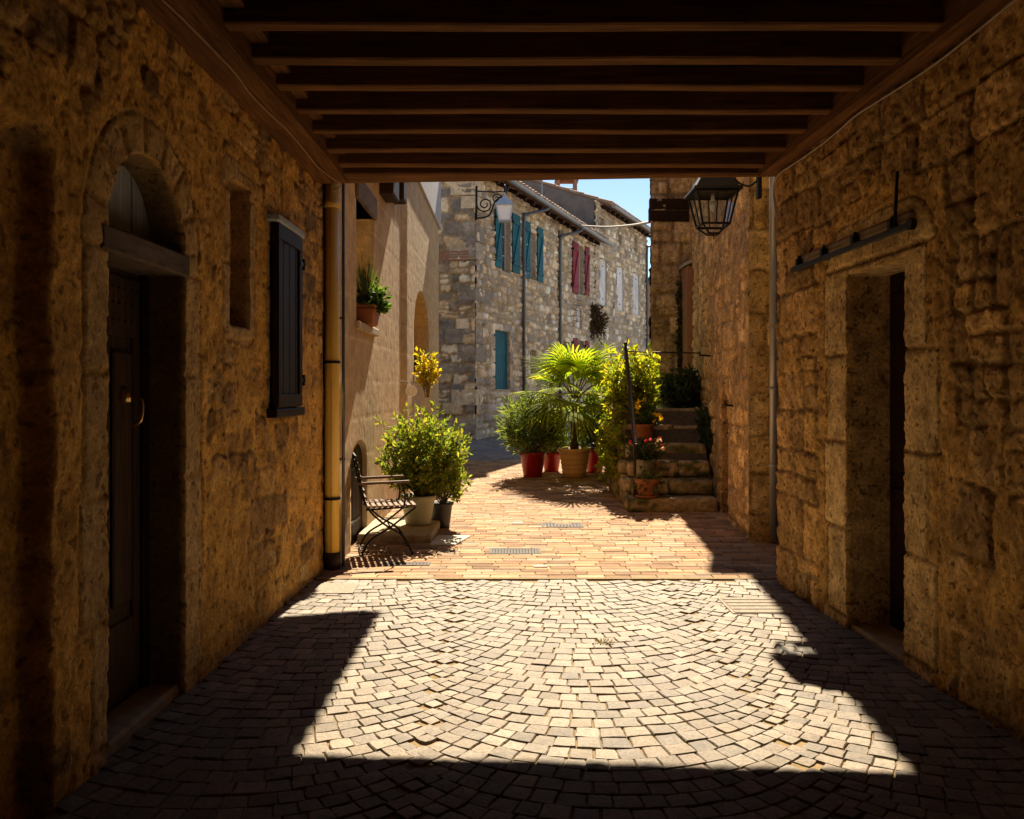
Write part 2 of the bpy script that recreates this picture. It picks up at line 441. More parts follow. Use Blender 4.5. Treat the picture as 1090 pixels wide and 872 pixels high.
    q = np.stack([idx[:-1, :-1], idx[1:, :-1], idx[1:, 1:], idx[:-1, 1:]], -1)[keep]
    # outward winding: (u, z) x ... choose by the normal
    if flip: q = q[:, ::-1]
    faces = q.tolist(); newv, newc = [], []
    n0 = len(P)
    for k_, op in enumerate(openings):            # reveals
        D = op.get('deep', .12); rc = op.get('rcol'); memo = {}
        steps = 6
        def back(i):
            if i not in memo:
                iu, iv = divmod(i, nv); chain = [i]
                for s_ in range(1, steps + 1):
                    h = float(H[iu, iv]) * (1 - s_ / steps) - D * s_ / steps + (random.uniform(-.004, .004) if s_ < steps else 0)
                    cc = Cc[i] if rc is None else np.array(rc) * random.uniform(.9, 1.08)
                    newv.append((W.o[0] + W.d[0] * Ub[iu, iv] + W.n[0] * h, W.o[1] + W.d[1] * Ub[iu, iv] + W.n[1] * h, Vb[iu, iv])); newc.append(cc)
                    chain.append(n0 + len(newv) - 1)
                memo[i] = chain
            return memo[i]
        ii, jj = np.where(own == k_)
        for i, j in zip(ii.tolist(), jj.tolist()):
            for di, dj, a, b in ((-1, 0, (i, j), (i, j + 1)), (1, 0, (i + 1, j + 1), (i + 1, j)), (0, -1, (i + 1, j), (i, j)), (0, 1, (i, j + 1), (i + 1, j + 1))):
                x, y = i + di, j + dj
                if not (0 <= x < nu - 1 and 0 <= y < nv - 1) or not keep[x, y]: continue
                A, B = back(int(idx[a])), back(int(idx[b]))
                for s_ in range(steps):
                    fq = [A[s_], B[s_], B[s_ + 1], A[s_ + 1]]
                    faces.append(fq if flip else fq[::-1])
    if newv:
        P = np.vstack([P, np.array(newv)]); Cc = np.vstack([Cc, np.clip(np.array(newc), .004, .95)])
    return mesh_np(name, P, faces, mat, parent, Cc, smooth)

def streaks(top, strength=.8):
    def f(U, V, seed):
        return np.clip(sstep(.05, .6, fbm(U * 3, V * .5, 1.2, 4, seed + 91)) * sstep(top - 2.2, top, V) * strength, 0, 1)
    return f

# ------------------------------------------------------------------ plants
def leaf_mesh(name, C, D, L, Wd, cols, mat, parent, fold=.25, droop=.0):
    """many small folded leaves; C base points, D directions"""
    n = len(C); C = np.asarray(C); D = np.asarray(D); D = D / np.linalg.norm(D, axis=1, keepdims=True)
    rng = np.random.RandomState(n + 3)
    X = rng.normal(size=(n, 3)); S = np.cross(D, X); S /= np.linalg.norm(S, axis=1, keepdims=True)
    N = np.cross(S, D); L = np.asarray(L)[:, None]; Wd = np.asarray(Wd)[:, None]
    mid = C + D * L * .5 + N * Wd * fold
    tip = C + D * L - np.array([0, 0, 1]) * L * droop
    P = np.stack([C, mid + S * Wd * .5, tip, mid - S * Wd * .5], 1).reshape(-1, 3)
    i = np.arange(n)[:, None] * 4
    F = np.vstack([i + np.array([0, 1, 2]), i + np.array([0, 2, 3])])
    return mesh_np(name, P, F, mat, parent, np.repeat(np.asarray(cols), 4, axis=0))

def pick_cols(n, pal, seed, var=.35):
    rng = np.random.RandomState(seed); pal = np.array(pal)
    return pal[rng.randint(len(pal), size=n)] * (1 + var * (rng.rand(n, 1) - .5) * 2)

def shrub(parent, base, rx, ry, z0, z1, shoots, per, ll, lw, pal, seed, mat='leaf', stem='stem', up=.5, sr=.006, start=.35, spread=.12, stems=True, name='foliage', fold=.25):
    """shoots rise from the base to an uneven crown and carry leaves on their outer part"""
    rng = np.random.RandomState(seed); b = np.array(base); Cs, Ds, Ls, Ws = [], [], [], []; mb = MB()
    cz, rz = (z0 + z1) / 2, (z1 - z0) / 2
    for k in range(shoots):
        a = rng.rand() * 2 * math.pi; q = rng.uniform(-.85, 1); rad = rng.uniform(.55, 1.0) ** .6 * (1.12 if rng.rand() < .15 else 1) * (1 + .20 * math.sin(3 * a + seed) * math.cos(2.3 * q * math.pi + seed * 1.7) + .13 * math.sin(5 * a + 2 * seed + 4 * q))
        s = math.sqrt(max(0, 1 - q * q))
        tip = np.array([b[0] + rx * s * math.cos(a) * rad, b[1] + ry * s * math.sin(a) * rad, b[2] + cz + rz * q * rad])
        st = b + np.array([rng.uniform(-1, 1) * rx * spread, rng.uniform(-1, 1) * ry * spread, 0])
        mid = st * .45 + tip * .55 + np.array([0, 0, .12 * rz + .0])
        pts = [(1 - t) ** 2 * st + 2 * t * (1 - t) * mid + t * t * tip for t in np.linspace(0, 1, 9)]
        if stems and k % 2 == 0: mb.tube(pts[::2], [sr, sr * .85, sr * .7, sr * .55, sr * .35], 4, False)
        for j in range(per):
            t = start + (1 - start) * rng.rand() ** .75
            p = (1 - t) ** 2 * st + 2 * t * (1 - t) * mid + t * t * tip
            d = (2 * (1 - t) * (mid - st) + 2 * t * (tip - mid)); d = d / (np.linalg.norm(d) + 1e-9)
            o = rng.normal(size=3); o /= np.linalg.norm(o)
            dd = d * up + o * (1 - up) + np.array([0, 0, .12])
            Cs.append(p + o * rng.rand() * ll * .35); Ds.append(dd); f = rng.uniform(.65, 1.25); Ls.append(ll * f); Ws.append(lw * f)
    cl = pick_cols(len(Cs), pal, seed + 1)
    fo = leaf_mesh(name, Cs, Ds, Ls, Ws, cl, M[mat], parent, fold)
    if stems and mb.v: mb.build('stem', M[stem], parent)
    return fo

def blossoms(parent, spots, r, cols, seed, name='blossom'):
    rng = np.random.RandomState(seed); Cs, Ds = [], []
    for p in spots:
        for k in range(9):
            d = rng.normal(size=3); Cs.append(np.array(p)); Ds.append(d)
    n = len(Cs)
    leaf_mesh(name, Cs, Ds, np.full(n, r), np.full(n, r * .8), pick_cols(n, cols, seed, .2), M['petal'], parent)

def pot(parent, c, r0, r1, h, mat, rim=.03, rimw=.012, soil=True, bands=0):
    mb = MB()
    prof = [(r0 * .96, 0), (r0, .01)]
    for k in range(bands):
        t = (k + 1) / (bands + 2); r = r0 + (r1 - r0) * t
        prof += [(r, h * t - .012), (r + .006, h * t - .006), (r + .006, h * t + .006), (r, h * t + .012)]
    prof += [(r1 - .002, h - rim - .006), (r1 + rimw, h - rim), (r1 + rimw + .003, h - .004), (r1 + rimw - .004, h), (r1 - .016, h), (r1 - .03, h - .05)]
    mb.lathe(c, prof, 28, True)
    p = mb.build('pot', M[mat], parent, True)
    if soil:
        s = MB(); s.lathe(c, [(.001, h - .045), (r1 - .012, h - .046), (r1 - .011, h - .053)], 20, True); s.build('soil', M['soil'], parent)
    return p

# ================================================================== SETTING
# ground sheet (reaches the horizon)
mb = MB(); ys = [-250, -6, 10.5, 14, 20, 30, 45, 250, 600]
for a, b in zip(ys[:-1], ys[1:]):
    mb.add([(-400, a, gz(a) - .06), (400, a, gz(a) - .06), (400, b, gz(b) - .06), (-400, b, gz(b) - .06)], [(0, 1, 2, 3)])
tag(mb.build('ground', M['asphalt']), kind='structure')

def XL(d): return -1.69 + .016 * d
def XR(d): return 2.31 - .038 * d

# granite setts laid in arcs
def setts():
    rng = np.random.RandomState(4); V, F, C = [], [], []
    step, c0, half = .101, .41, .78
    pal = np.array([(.36, .29, .205), (.33, .265, .19), (.40, .31, .21), (.31, .25, .185), (.36, .275, .19), (.42, .345, .25), (.32, .245, .16)])
    th0 = R(47); rad = half / math.sin(th0)
    rows = []
    for a in range(-2, 3):                                   # overlapping arcs, one beside the other
        cx = c0 + a * 2 * half
        for k in range(-26, 66):
            th = -th0 - (.035 if k % 2 else -.025) + rng.uniform(-.01, .01); tend = th0 + (.025 if (k % 2) else -.035)
            while th < tend - .03:
                dt = .112 * rng.uniform(.86, 1.16) / rad * (1 - .18 * abs(th) / th0); dt = tend - th if tend - th - dt < .05 else dt
                rows.append((cx, .30 + k * step, th, min(th + dt, tend))); th += dt
    rows += [(c0 + a * 2 * half, .30 + k * step, 9, 9) for a in range(-2, 2) for k in range(-26, 66)]   # wedge stones in the seams
    for cx, y0, ta, tb in rows:
        if True:
            def pt(th, t):
                th = min(th, 2)
                x = rad * math.sin(th) - t * step * math.sin(th) * math.cos(th)
                q = math.sqrt(max(rad * rad - x * x, .01))
                return np.array([cx + x + .004 * math.sin(9 * y0 + th * 5), y0 + t * step + rad - q + .007 * math.sin(5 * th + y0 * 7 + t)])
            cs = [pt(ta, 0), pt(tb, 0), pt(tb, 1), pt(ta, 1)]
            if ta == 9: cs = [pt(th0, 0), pt(th0, 1) + np.array([2 * step * math.sin(th0) * math.cos(th0), 0]), pt(th0, 0) + np.array([0, step]), pt(th0, 1)]
            cen = sum(cs) / 4
            if cen[1] < -1.2 or cen[1] > 6.44 or cen[0] < XL(cen[1]) + .01 or cen[0] > XR(cen[1]) + .3: continue
            ring = []
            for q in range(4):
                p, r = cs[q], cs[(q + 1) % 4]
                ring.append(p * .955 + cen * .045 + rng.uniform(-.004, .004, 2))
                ring.append((p + r) / 2 * .965 + cen * .035 + rng.uniform(-.004, .004, 2))
            ring = np.array(ring); zt = rng.uniform(-.003, .003); tx, ty = rng.uniform(-.03, .03, 2)
            def lvl(sc, z):
                o = cen + (ring - cen) * sc
                return [(p[0], p[1], z + zt + (p[0] - cen[0]) * tx + (p[1] - cen[1]) * ty) for p in o]
            b = len(V)
            V += lvl(1.03, -.03) + lvl(1.0, -.005) + lvl(.92, 0) + [(cen[0], cen[1], zt + rng.uniform(.0, .004))]
            for l in range(2):
                for q in range(8): F.append((b + l * 8 + q, b + l * 8 + (q + 1) % 8, b + (l + 1) * 8 + (q + 1) % 8, b + (l + 1) * 8 + q))
            for q in range(8): F.append((b + 16 + q, b + 16 + (q + 1) % 8, b + 24))
            C += [pal[rng.randint(len(pal))] * rng.uniform(.50, .78)] * 25
    n = len(V); nf = len(F)
    V += [(-1.75, -6, -.009), (2.9, -6, -.009), (2.9, 6.52, -.009), (-1.75, 6.52, -.009)]; F.append((n, n + 1, n + 2, n + 3)); C += [(.2, .15, .09)] * 4
    tag(mesh_np('cobblestone_paving', V, F, [M['sett'], M['sand']], None, np.array(C), False, [0] * nf + [1]), kind='structure')
setts()

def bricks():
    rng = np.random.RandomState(9); V, F, C = [], [], []; mi = []
    pal = np.array([(.45, .265, .14), (.39, .23, .12), (.47, .285, .155), (.34, .20, .11), (.42, .275, .165), (.28, .17, .095), (.37, .265, .175)])
    step, bl = .108, .222; y = 6.53; k = 0
    while y < 21.5:
        x = -1.75 - rng.uniform(0, .2) - (k % 2) * bl / 2
        if y > 15.5: x -= 3.0
        x1 = 5.0
        while x < x1:
            L = bl * rng.uniform(.93, 1.07); b = len(V); z = gz(y) + rng.uniform(-.002, .002); tz = rng.uniform(-.002, .002)
            g, i = .0035, .004
            for (e, zz) in ((0, -.03), (0, -.003), (i, 0)):
                V += [(x + g + e, y + g + e, z + zz), (x + L - g - e, y + g + e, z + zz + tz), (x + L - g - e, y + step - g - e, gz(y + step) - gz(y) + z + zz + tz), (x + g + e, y + step - g - e, gz(y + step) - gz(y) + z + zz)]
            for l in range(2):
                for q in range(4): F.append((b + l * 4 + q, b + l * 4 + (q + 1) % 4, b + l * 4 + 4 + (q + 1) % 4, b + l * 4 + 4 + q))
            F.append((b + 8, b + 9, b + 10, b + 11)); mi += [0] * 9
            C += [(pal[rng.randint(len(pal))] if y < 15.6 + .3 * math.sin(x) else np.array((.26, .225, .20))) * rng.uniform(.72, 1.15)] * 12
            x += L
        y += step; k += 1
    for a, b_ in ((6.53, 10.5), (10.5, 21.6)):
        n = len(V); V += [(-4, a, gz(a) - .008), (5.2, a, gz(a) - .008), (5.2, b_, gz(b_) - .008), (-4, b_, gz(b_) - .008)]
        F.append((n, n + 1, n + 2, n + 3)); mi.append(1); C += [(.2, .15, .09)] * 4
    tag(mesh_np('brick_paving', V, F, [M['brick'], M['sand']], None, np.array(C), False, mi), kind='structure')
bricks()
mb = MB(); mb.box(-1.55, 2.08, 6.475, 6.535, -.05, .004, .006)
tag(mb.build('paving_edge', M['sand']), kind='structure')

# ================================================================== PASSAGE
OCHRE = [(.54, .33, .105), (.38, .235, .09), (.64, .40, .135), (.30, .19, .08), (.56, .37, .145)]
# ---- left wall with door, slit, shutter
LW = Wall(-1.69, 0, .016, 1, 1, -.016)
dop = arch(3.30, 4.05, -.05, 2.17)
op_door = dict(f=dop, dress=.18, block=.5, zs=2.17, cx=3.675, deep=.2, rcol=(.30, .20, .09), dcol=(.60, .42, .19))
op_slit = dict(f=rect(4.66, 5.0, 1.87, 2.72), dress=.1, block=.43, cx=4.83, deep=.26, rcol=(.42, .27, .12))
op_shut = dict(f=rect(5.40, 5.93, 1.38, 2.60), dress=.07, block=.3, cx=5.66, deep=.15)
def left_special(U, V, H, C, st):
    m = sstep(2.86, 2.92, -U + 5.78 + .02 * fbm(U, V, 5, 2, 5)) * sstep(2.5, 2.44, V + .15 * (U - 2.0) ** 2)
    return H - m * .09, C * (1 - .0 * m[..., None])
lw = masonry('stone_wall', LW, 1.9, 6.78, -.05, 3.24, .0125, M['render_stone'], OCHRE, (.47, .29, .10), (.14, .34), (.16, .5), .4, .05, .018, .014, .014, .006, .2,
             [op_door, op_slit, op_shut], cover=.57, cover_col=(.72, .425, .105), seed=11, special=left_special)
tag(lw, 'ochre rendered stone wall on the left with arched doorway, slit and closed shutter', 'wall')
mb = MB(); mb.col = (.20, .13, .06); LW.box(mb, -5, 1.9, -.05, 3.24, -.4, .02); LW.box(mb, -5, 6.74, -.05, 3.24, -.8, -.36); mb.build('wall_core', M['render_stone'], lw, cols=True)  # unseen wall mass, seals light leaks; tinted dark to cut bounce
bx = MB(); bx.col = (.42, .27, .11)
# end face of the left wall
LE = Wall(XL(6.78) + .02, 6.76, -1, .0, 0, 1)
masonry('wall_end', LE, 0, .8, -.05, 4.2, .03, M['render_stone'], OCHRE, (.47, .29, .1), depth=.02, seed=3, parent=lw)
mb = MB(); LW.box(mb, 3.25, 4.10, 2.06, 2.17, -.24, .016, .012); mb.build('lintel', M['greywood'], lw)
mb = MB()
for k in range(7): LW.box(mb, 3.25 + k * .12, 3.365 + k * .12, 2.16, 2.6, -.22, -.16 + .004 * (k % 2), .004)
mb.build('arch_panel', M['bluegrey'], lw)
mb = MB(); LW.box(mb, 3.25, 3.62, -.04, 2.07, -.30, -.15, .01); LW.box(mb, 4.0, 4.1, -.04, 2.07, -.28, -.17, .01); mb.build('dark_posts', M['door_black'], lw)  # broad black post stands in for a dark gap beside the door
mb = MB(); LW.box(mb, 3.60, 4.02, -.04, 2.07, -.28, -.20, .004)
for a, b in ((.0, .25), (.3, .42), (.42, 1.0), (1.72, 1.74), (1.74, 2.05)): pass
LW.box(mb, 3.63, 3.99, .1, .42, -.2, -.185, .008); LW.box(mb, 3.63, 3.70, .42, 1.75, -.2, -.185, .006); LW.box(mb, 3.92, 3.99, .42, 1.75, -.2, -.185, .006)
LW.box(mb, 3.72, 3.90, .5, 1.68, -.2, -.178, .012); LW.box(mb, 3.63, 3.99, 1.75, 2.03, -.2, -.185, .008)
for zz in (1.82, 1.9, 1.97):
    for k in range(6): mb.lathe(LW.pt(3.66 + k * .06, zz, -.184), [(.001, -.006), (.008, -.004), (.009, .004), (.001, .008)], 8)
door = mb.build('door', M['door'], lw)
mb = MB(); p = LW.pt(3.81, 1.42, -.17)
mb.tube(smooth_path([LW.pt(3.81, 1.47, -.175), LW.pt(3.81, 1.46, -.10), LW.pt(3.81, 1.42, -.09), LW.pt(3.81, 1.36, -.10), LW.pt(3.81, 1.33, -.14)], 5), [.006] * 9 + [.008] * 6 + [.011] * 6, 8)
mb.tube([LW.pt(3.81, 1.50, -.18), LW.pt(3.81, 1.44, -.172)], .03, 10)
mb.build('door_knocker', M['brass'], door, True)
mb = MB(); LW.box(mb, 3.28, 4.09, -.04, .045, -.2, -.02, .015); mb.build('threshold', M['concrete'], lw)
mb = MB(); LW.quad(mb, 4.6, 5.06, 1.8, 2.8, -.255); mb.build('niche_back', M['ochrewall'], lw)
mb = MB()
for k in range(4): LW.box(mb, 5.375 + k * .145, 5.515 + k * .145, 1.38, 2.60, .03, .062, .005)
LW.box(mb, 5.375, 5.95, 1.385, 1.47, .063, .075, .004); LW.box(mb, 5.375, 5.95, 2.50, 2.595, .063, .075, .004); LW.box(mb, 5.375, 5.45, 1.472, 2.498, .063, .075, .004); LW.box(mb, 5.875, 5.95, 1.472, 2.498, .063, .075, .004)
sh = mb.build('shutter', M['door_black'], lw)
mb = MB()
for zz in (1.57, 2.41): mb.tube([LW.pt(5.97, zz - .04, .07), LW.pt(5.97, zz + .04, .07)], .018, 8); LW.box(mb, 5.9, 6.02, zz - .015, zz + .015, .05, .08)
mb.build('hinge', M['iron'], sh)
mb = MB(); LW.box(mb, 5.33, 6.02, 1.315, 1.375, -.05, .075, .01); mb.build('shutter_sill', M['door_black'], lw)
mb = MB(); LW.box(mb, 5.335, 5.99, 2.605, 2.655, -.02, .085, .01); mb.build('shutter_head', M['bluegrey'], lw)

# ---- right wall with doorway
RW = Wall(2.31, 0, -.038, 1, -1, -.038)
op_rd = dict(f=rect(4.445, 5.15, -.05, 2.22), dress=.28, block=.55, cx=4.8, deep=.27, rcol=(.62, .45, .22), dcol=(.76, .55, .25))
RST = [(.64, .405, .14), (.52, .33, .125), (.70, .45, .17), (.46, .29, .11), (.60, .40, .165)]
rw = masonry('stone_wall', RW, 1.9, 6.36, -.05, 3.24, .0125, M['stone'], RST, (.36, .24, .10), (.20, .46), (.26, .68), .36, .03, .016, .012, .020, .008, .3,
             [op_rd], seed=23, cover=.16, cover_col=(.60, .37, .115))
tag(rw, 'bare block stone wall on the right with a deep doorway and iron rail', 'wall')
mb = MB(); mb.col = (.20, .14, .07); RW.box(mb, -5, 1.9, -.05, 3.24, -.4, .02); RW.box(mb, -5, 6.34, -.05, 3.24, -.9, -.42); mb.build('wall_core', M['stone'], rw, cols=True)  # unseen mass as on the left, tinted dark against bounced light
masonry('wall_end', Wall(XR(6.35) - .01, 6.34, 1, 0, 0, 1), 0, 1.2, -.05, 4.2, .03, M['stone'], RST, (.36, .24, .1), depth=.03, seed=5, parent=rw)
mb = MB(); RW.box(mb, 4.40, 5.2, -.04, 2.25, -.34, -.265)
RW.box(mb, 4.5, 4.78, .15, .9, -.27, -.245, .01); RW.box(mb, 4.82, 5.1, .15, .9, -.27, -.245, .01); RW.box(mb, 4.5, 4.78, 1.0, 2.1, -.27, -.245, .01); RW.box(mb, 4.82, 5.1, 1.0, 2.1, -.27, -.245, .01)
rd = mb.build('door', M['redwood'], rw)
mb = MB(); mb.tube([RW.pt(4.55, 1.05, -.245), RW.pt(4.55, 1.05, -.18)], .012, 8); mb.lathe(RW.pt(4.55, 1.05, -.18), [(.001, -.025), (.022, -.015), (.026, 0), (.022, .015), (.001, .025)], 10); mb.build('handle', M['brass'], rd, True)
mb = MB(); RW.box(mb, 4.45, 5.15, -.04, .03, -.26, -.01, .012); mb.build('threshold', M['concrete'], rw)
mb = MB(); RW.box(mb, 4.30, 5.92, 2.345, 2.38, .055, .075, .003)
for u in (4.5, 4.95, 5.4, 5.82):
    RW.box(mb, u - .02, u + .02, 2.36, 2.43, .01, .075, .004); mb.tube([RW.pt(u, 2.39, .05), RW.pt(u, 2.45, .05)], .012, 6)
mb.tube([RW.pt(4.43, 2.38, .075), RW.pt(4.43, 2.68, .06)], .009, 6)
mb.tube([RW.pt(4.28, 2.365, .05), RW.pt(4.28, 2.365, .08)], .032, 12)
mb.build('iron_rail', M['iron'], rw)
mb = MB(); RW.box(mb, 4.34, 5.9, 2.39, 2.46, -.02, .035, .02); mb.build('rail_ledge', M['concrete'], rw)

# ---- timber ceiling
tc = root('timber_ceiling', (.3, 3, 3.2), 'dark timber ceiling of parallel joists over the passage', 'ceiling')
for k in range(-9, 7):
    d = 3.91 + .4 * k; w = random.uniform(.08, .105)
    mb = MB(); z0 = 3.225 + random.uniform(-.012, .012); sk = random.uniform(-.02, .02)
    n = 8; x0, x1 = XL(d) - .05, XR(d) + .05
    for j in range(n):
        xa, xb = x0 + (x1 - x0) * j / n, x0 + (x1 - x0) * (j + 1) / n
        za, zb = z0 + .003 * math.sin(j * 1.3 + k), z0 + .003 * math.sin((j + 1) * 1.3 + k)
        ya, yb = d + sk * j / n, d + sk * (j + 1) / n
        i0 = len(mb.v)
        if j == 0:
            mb.add([(xa, ya - w / 2, za + .008), (xa, ya - w / 2 + .01, za), (xa, ya + w / 2 - .01, za), (xa, ya + w / 2, za + .008), (xa, ya + w / 2, 3.45), (xa, ya - w / 2, 3.45)], [(0, 1, 2, 3, 4, 5)])
            i0 = len(mb.v)
        mb.add([(xb, yb - w / 2, zb + .008), (xb, yb - w / 2 + .01, zb), (xb, yb + w / 2 - .01, zb), (xb, yb + w / 2, zb + .008), (xb, yb + w / 2, 3.45), (xb, yb - w / 2, 3.45)], [])
        p = i0 - 6
        for q in range(6): mb.f.append((p + q, p + (q + 1) % 6, i0 + (q + 1) % 6, i0 + q)); mb.m.append(0)
    mb.build('joist', M['beam'], tc)
mb = MB(); fb = [(-2.0, 6.43), (2.6, 6.43), (2.6, 6.47), (-2.0, 6.76)]; mb.hexa([(x, y, 3.19) for x, y in fb] + [(x, y, 3.46) for x, y in fb], .012); mb.build('front_beam', M['beam'], tc)  # hidden outer face slanted to tilt the shadow edge on the setts
def plate(name, inner, zb, d0, d1, outer, wob):
    mb = MB(); n = 14
    for j in range(n):
        a, b = d0 + (d1 - d0) * j / n, d0 + (d1 - d0) * (j + 1) / n
        P = []
        for d, k in ((a, j), (b, j + 1)):
            P.append((inner(d) + wob * math.sin(k * 1.7), d, zb + .006 * math.sin(k * 2.1)))
        lo = [(outer(a), a, zb), P[0], P[1], (outer(b), b, zb)]
        if lo[0][0] > P[0][0]: lo = [P[0], lo[0], lo[3], P[1]]
        mb.hexa(lo + [(p[0], p[1], 3.449) for p in lo])
    return mb.build(name, M['beam_long'], tc)
plate('wall_plate', lambda d: XL(d) + .27, 3.172, -5, 6.62, lambda d: XL(d) - .1, .006)
plate('wall_plate', lambda d: XR(d) - .13, 3.178, -5, 6.44, lambda d: XR(d) + .1, .005)
mb = MB(); mb.box(-1.45, -1.26, 2, 6.42, 3.30, 3.44, .01); mb.build('inner_beam', M['beam_long'], tc)
mb = MB()
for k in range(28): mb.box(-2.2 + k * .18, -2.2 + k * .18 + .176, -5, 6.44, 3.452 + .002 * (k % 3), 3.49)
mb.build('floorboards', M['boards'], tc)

# ---- house over the passage (its upper wall and roof throw the shade)
ph = root('passage_house', (.3, 1, 3.5), 'upper floor of the house carried over the passage', 'house')
mb = MB(); mb.col = (.4, .28, .13); fb = [(-2.5, -5), (3.5, -5), (3.5, 6.42), (-2.5, 6.80)]; mb.hexa([(x, y, 3.495) for x, y in fb] + [(x, y, 6.6) for x, y in fb]); mb.build('upper_wall', M['stone'], ph, cols=True)  # unseen front slanted with the beam to angle its shadow
mb = MB(); mb.col = (.35, .16, .08); mb.box(-2.6, 3.6, -5.2, 6.85, 6.6, 6.8); mb.build('roof', M['tile'], ph, cols=True)
mb = MB(); mb.col = (.10, .07, .04); mb.box(-2.5, 3.2, -5.3, -5, -.05, 3.6); mb.build('end_wall', M['stone'], ph, cols=True)  # unseen dark wall added behind the camera to keep light out

# ---- cables under the wall plates
def cable(pts, r, label, mat, name='electric_cable', n=5):
    mb = MB(); mb.tube(smooth_path(pts, n), r, 6); o = mb.build(name, M[mat], None, True); tag(o, label, 'cable'); return o
cable([(XL(d) + .16 + .012 * math.sin(d * 5), d, 3.160 + .004 * math.sin(d * 9)) for d in np.arange(2.2, 6.7, .3)] + [(XL(6.6) + .2, 6.64, 3.16), (XL(6.6) + .12, 6.66, 3.12)], .006, 'thin cable stapled under the left wall beam', 'cable')
cable([(XR(d) - .045 + .006 * math.sin(d * 5), d, 3.155 - .025 * abs(math.sin(d * 1.9))) for d in np.arange(2.2, 6.4, .25)] + [(XR(6.38) - .03, 6.38, 3.08), (XR(6.4) - .01, 6.40, 2.9)], .006, 'thin pale cable sagging along the right wall beam', 'palecable')

# ================================================================== PIPES
def drainpipe(x, y, z0, z1, r, mat, label, joints, shoe=None, brackets=(), wallx=None):
    rt = root('drainpipe', (x, y, z0), label, 'drainpipe')
    mb = MB(); mb.tube([(x, y, z0), (x, y, z1)], r, 20); mb.build('pipe', M[mat], rt, True)
    for z in joints:
        mb = MB(); mb.tube([(x, y, z), (x, y, z + .06)], r + .006, 20); mb.build('collar', M[mat], rt, True)
    for z in brackets:
        mb = MB(); mb.tube([(x, y, z), (x, y, z + .022)], r + .009, 20)
        if wallx is not None: mb.box(min(x, wallx), max(x, wallx), y - .01, y + .01, z, z + .022)
        mb.build('bracket', M['iron' if shoe else 'greypipe'], rt)
    if shoe:
        mb = MB(); mb.tube([(x, y, z0 - .01), (x, y, z0 + .13)], r + .008, 20); mb.build('shoe', M[shoe], rt, True)
    return rt
drainpipe(-1.51, 6.87, .012, 3.42, .062, 'yellow', 'yellow painted drainpipe at the far end of the left wall', (3.02,), 'rust', (.58, 1.72), -1.62)
drainpipe(2.56, 8.02, .01, 5.3, .04, 'greypipe', 'slim grey metal drainpipe beside the pale corner stones', (), None, (.75, 1.5, 2.1), 2.60)
mb = MB(); mb.tube([(-1.435, 6.97, .0), (-1.435, 6.97, 3.6)], .014, 8)
for z in (.9, 2.1): mb.box(-1.5, -1.42, 6.96, 6.98, z, z + .02)
tag(mb.build('cable_conduit', M['darkpipe'], None, True), 'thin dark conduit running up beside the yellow drainpipe', 'conduit')

# ================================================================== PLASTERED HOUSE (left)
HW = Wall(-1.5, 0, 0, 1, 1, 0)
ph_r = root('plastered_house', (-1.9, 11, 0), 'beige plastered house with a niche window, arch and low cellar door', 'house')
op_w = dict(f=rect(7.88, 8.86, 2.16, 3.34), deep=.34, rcol=(.88, .68, .38))
op_a = dict(f=arch(12.15, 14.35, 1.72, 2.35, .72), deep=.32, rcol=(.72, .50, .24), dress=0)
op_c = dict(f=arch(7.62, 8.45, -.05, .78, .2), deep=.05, rcol=(.5, .40, .26))
def plaster_special(U, V, H, C, st):
    g = np.exp(-((U - 11.2 - .05 * fbm(U * 0, V, 1.2, 2, 3)) / .10) ** 2)
    base_dark = sstep(.7, .0, V + .25 * fbm(U, V * .6, 2, 3, 8)) * .45  # plaster darker towards the ground, with an uneven edge
    C = C * (1 - base_dark[..., None] * np.array((.45, .5, .55)))
    return H - .05 * g + .04 * (U > 11.2), C
masonry('wall', HW, 6.80, 16.3, -.05, 4.75, .024, M['plaster'], [(.54, .375, .19)], (.63, .46, .26), (.36, .42), (.6, .95), 0, .012, .012, .008, .0015, .0012, .0,
        [op_w, op_a, op_c], seed=37, parent=ph_r, special=plaster_special, stain=streaks(4.6, .3), tint=.05)
masonry('end_wall', Wall(-1.48, 16.28, -1, .0, 0, -1), 0, .1, 0, 4.75, .05, M['plaster'], [(.4, .3, .2)], (.5, .4, .3), seed=2, parent=ph_r)
mb = MB(); HW.box(mb, 6.8, 16.3, -.05, 4.7, -3, -.36); mb.box(-4.5, -1.52, 16.24, 16.32, -.05, 6.9)
mb.col = (.45, .34, .22); mb.build('house_body', M['greyrender'], ph_r)
mb = MB(); HW.box(mb, 7.82, 8.92, 3.34, 3.58, -.2, .035, .015); mb.build('lintel', M['greywood'], ph_r)
mb = MB(); HW.box(mb, 7.8, 8.95, 2.08, 2.16, -.33, .05, .01); mb.build('sill', M['concrete'], ph_r)
mb = MB(); HW.quad(mb, 7.8, 8.95, 2.1, 3.4, -.33); mb.build('window_back', M['ochrewall'], ph_r)
mb = MB(); HW.quad(mb, 12.0, 14.5, 1.6, 3.2, -.31); mb.build('arch_back', M['oldbrick'], ph_r)
mb = MB(); HW.box(mb, 12.1, 14.4, 1.62, 1.72, -.3, .06, .01); mb.build('arch_sill', M['concrete'], ph_r)
mb = MB()
for k in range(5): HW.box(mb, 7.58 + k * .18, 7.755 + k * .18, -.04, 1.02, -.09, -.045, .004)
cd = mb.build('cellar_door', M['door_black'], ph_r)
for z in (.2, .72):
    mb = MB(); HW.box(mb, 7.62, 8.3, z, z + .03, -.045, -.035); mb.build('strap_hinge', M['iron'], cd)
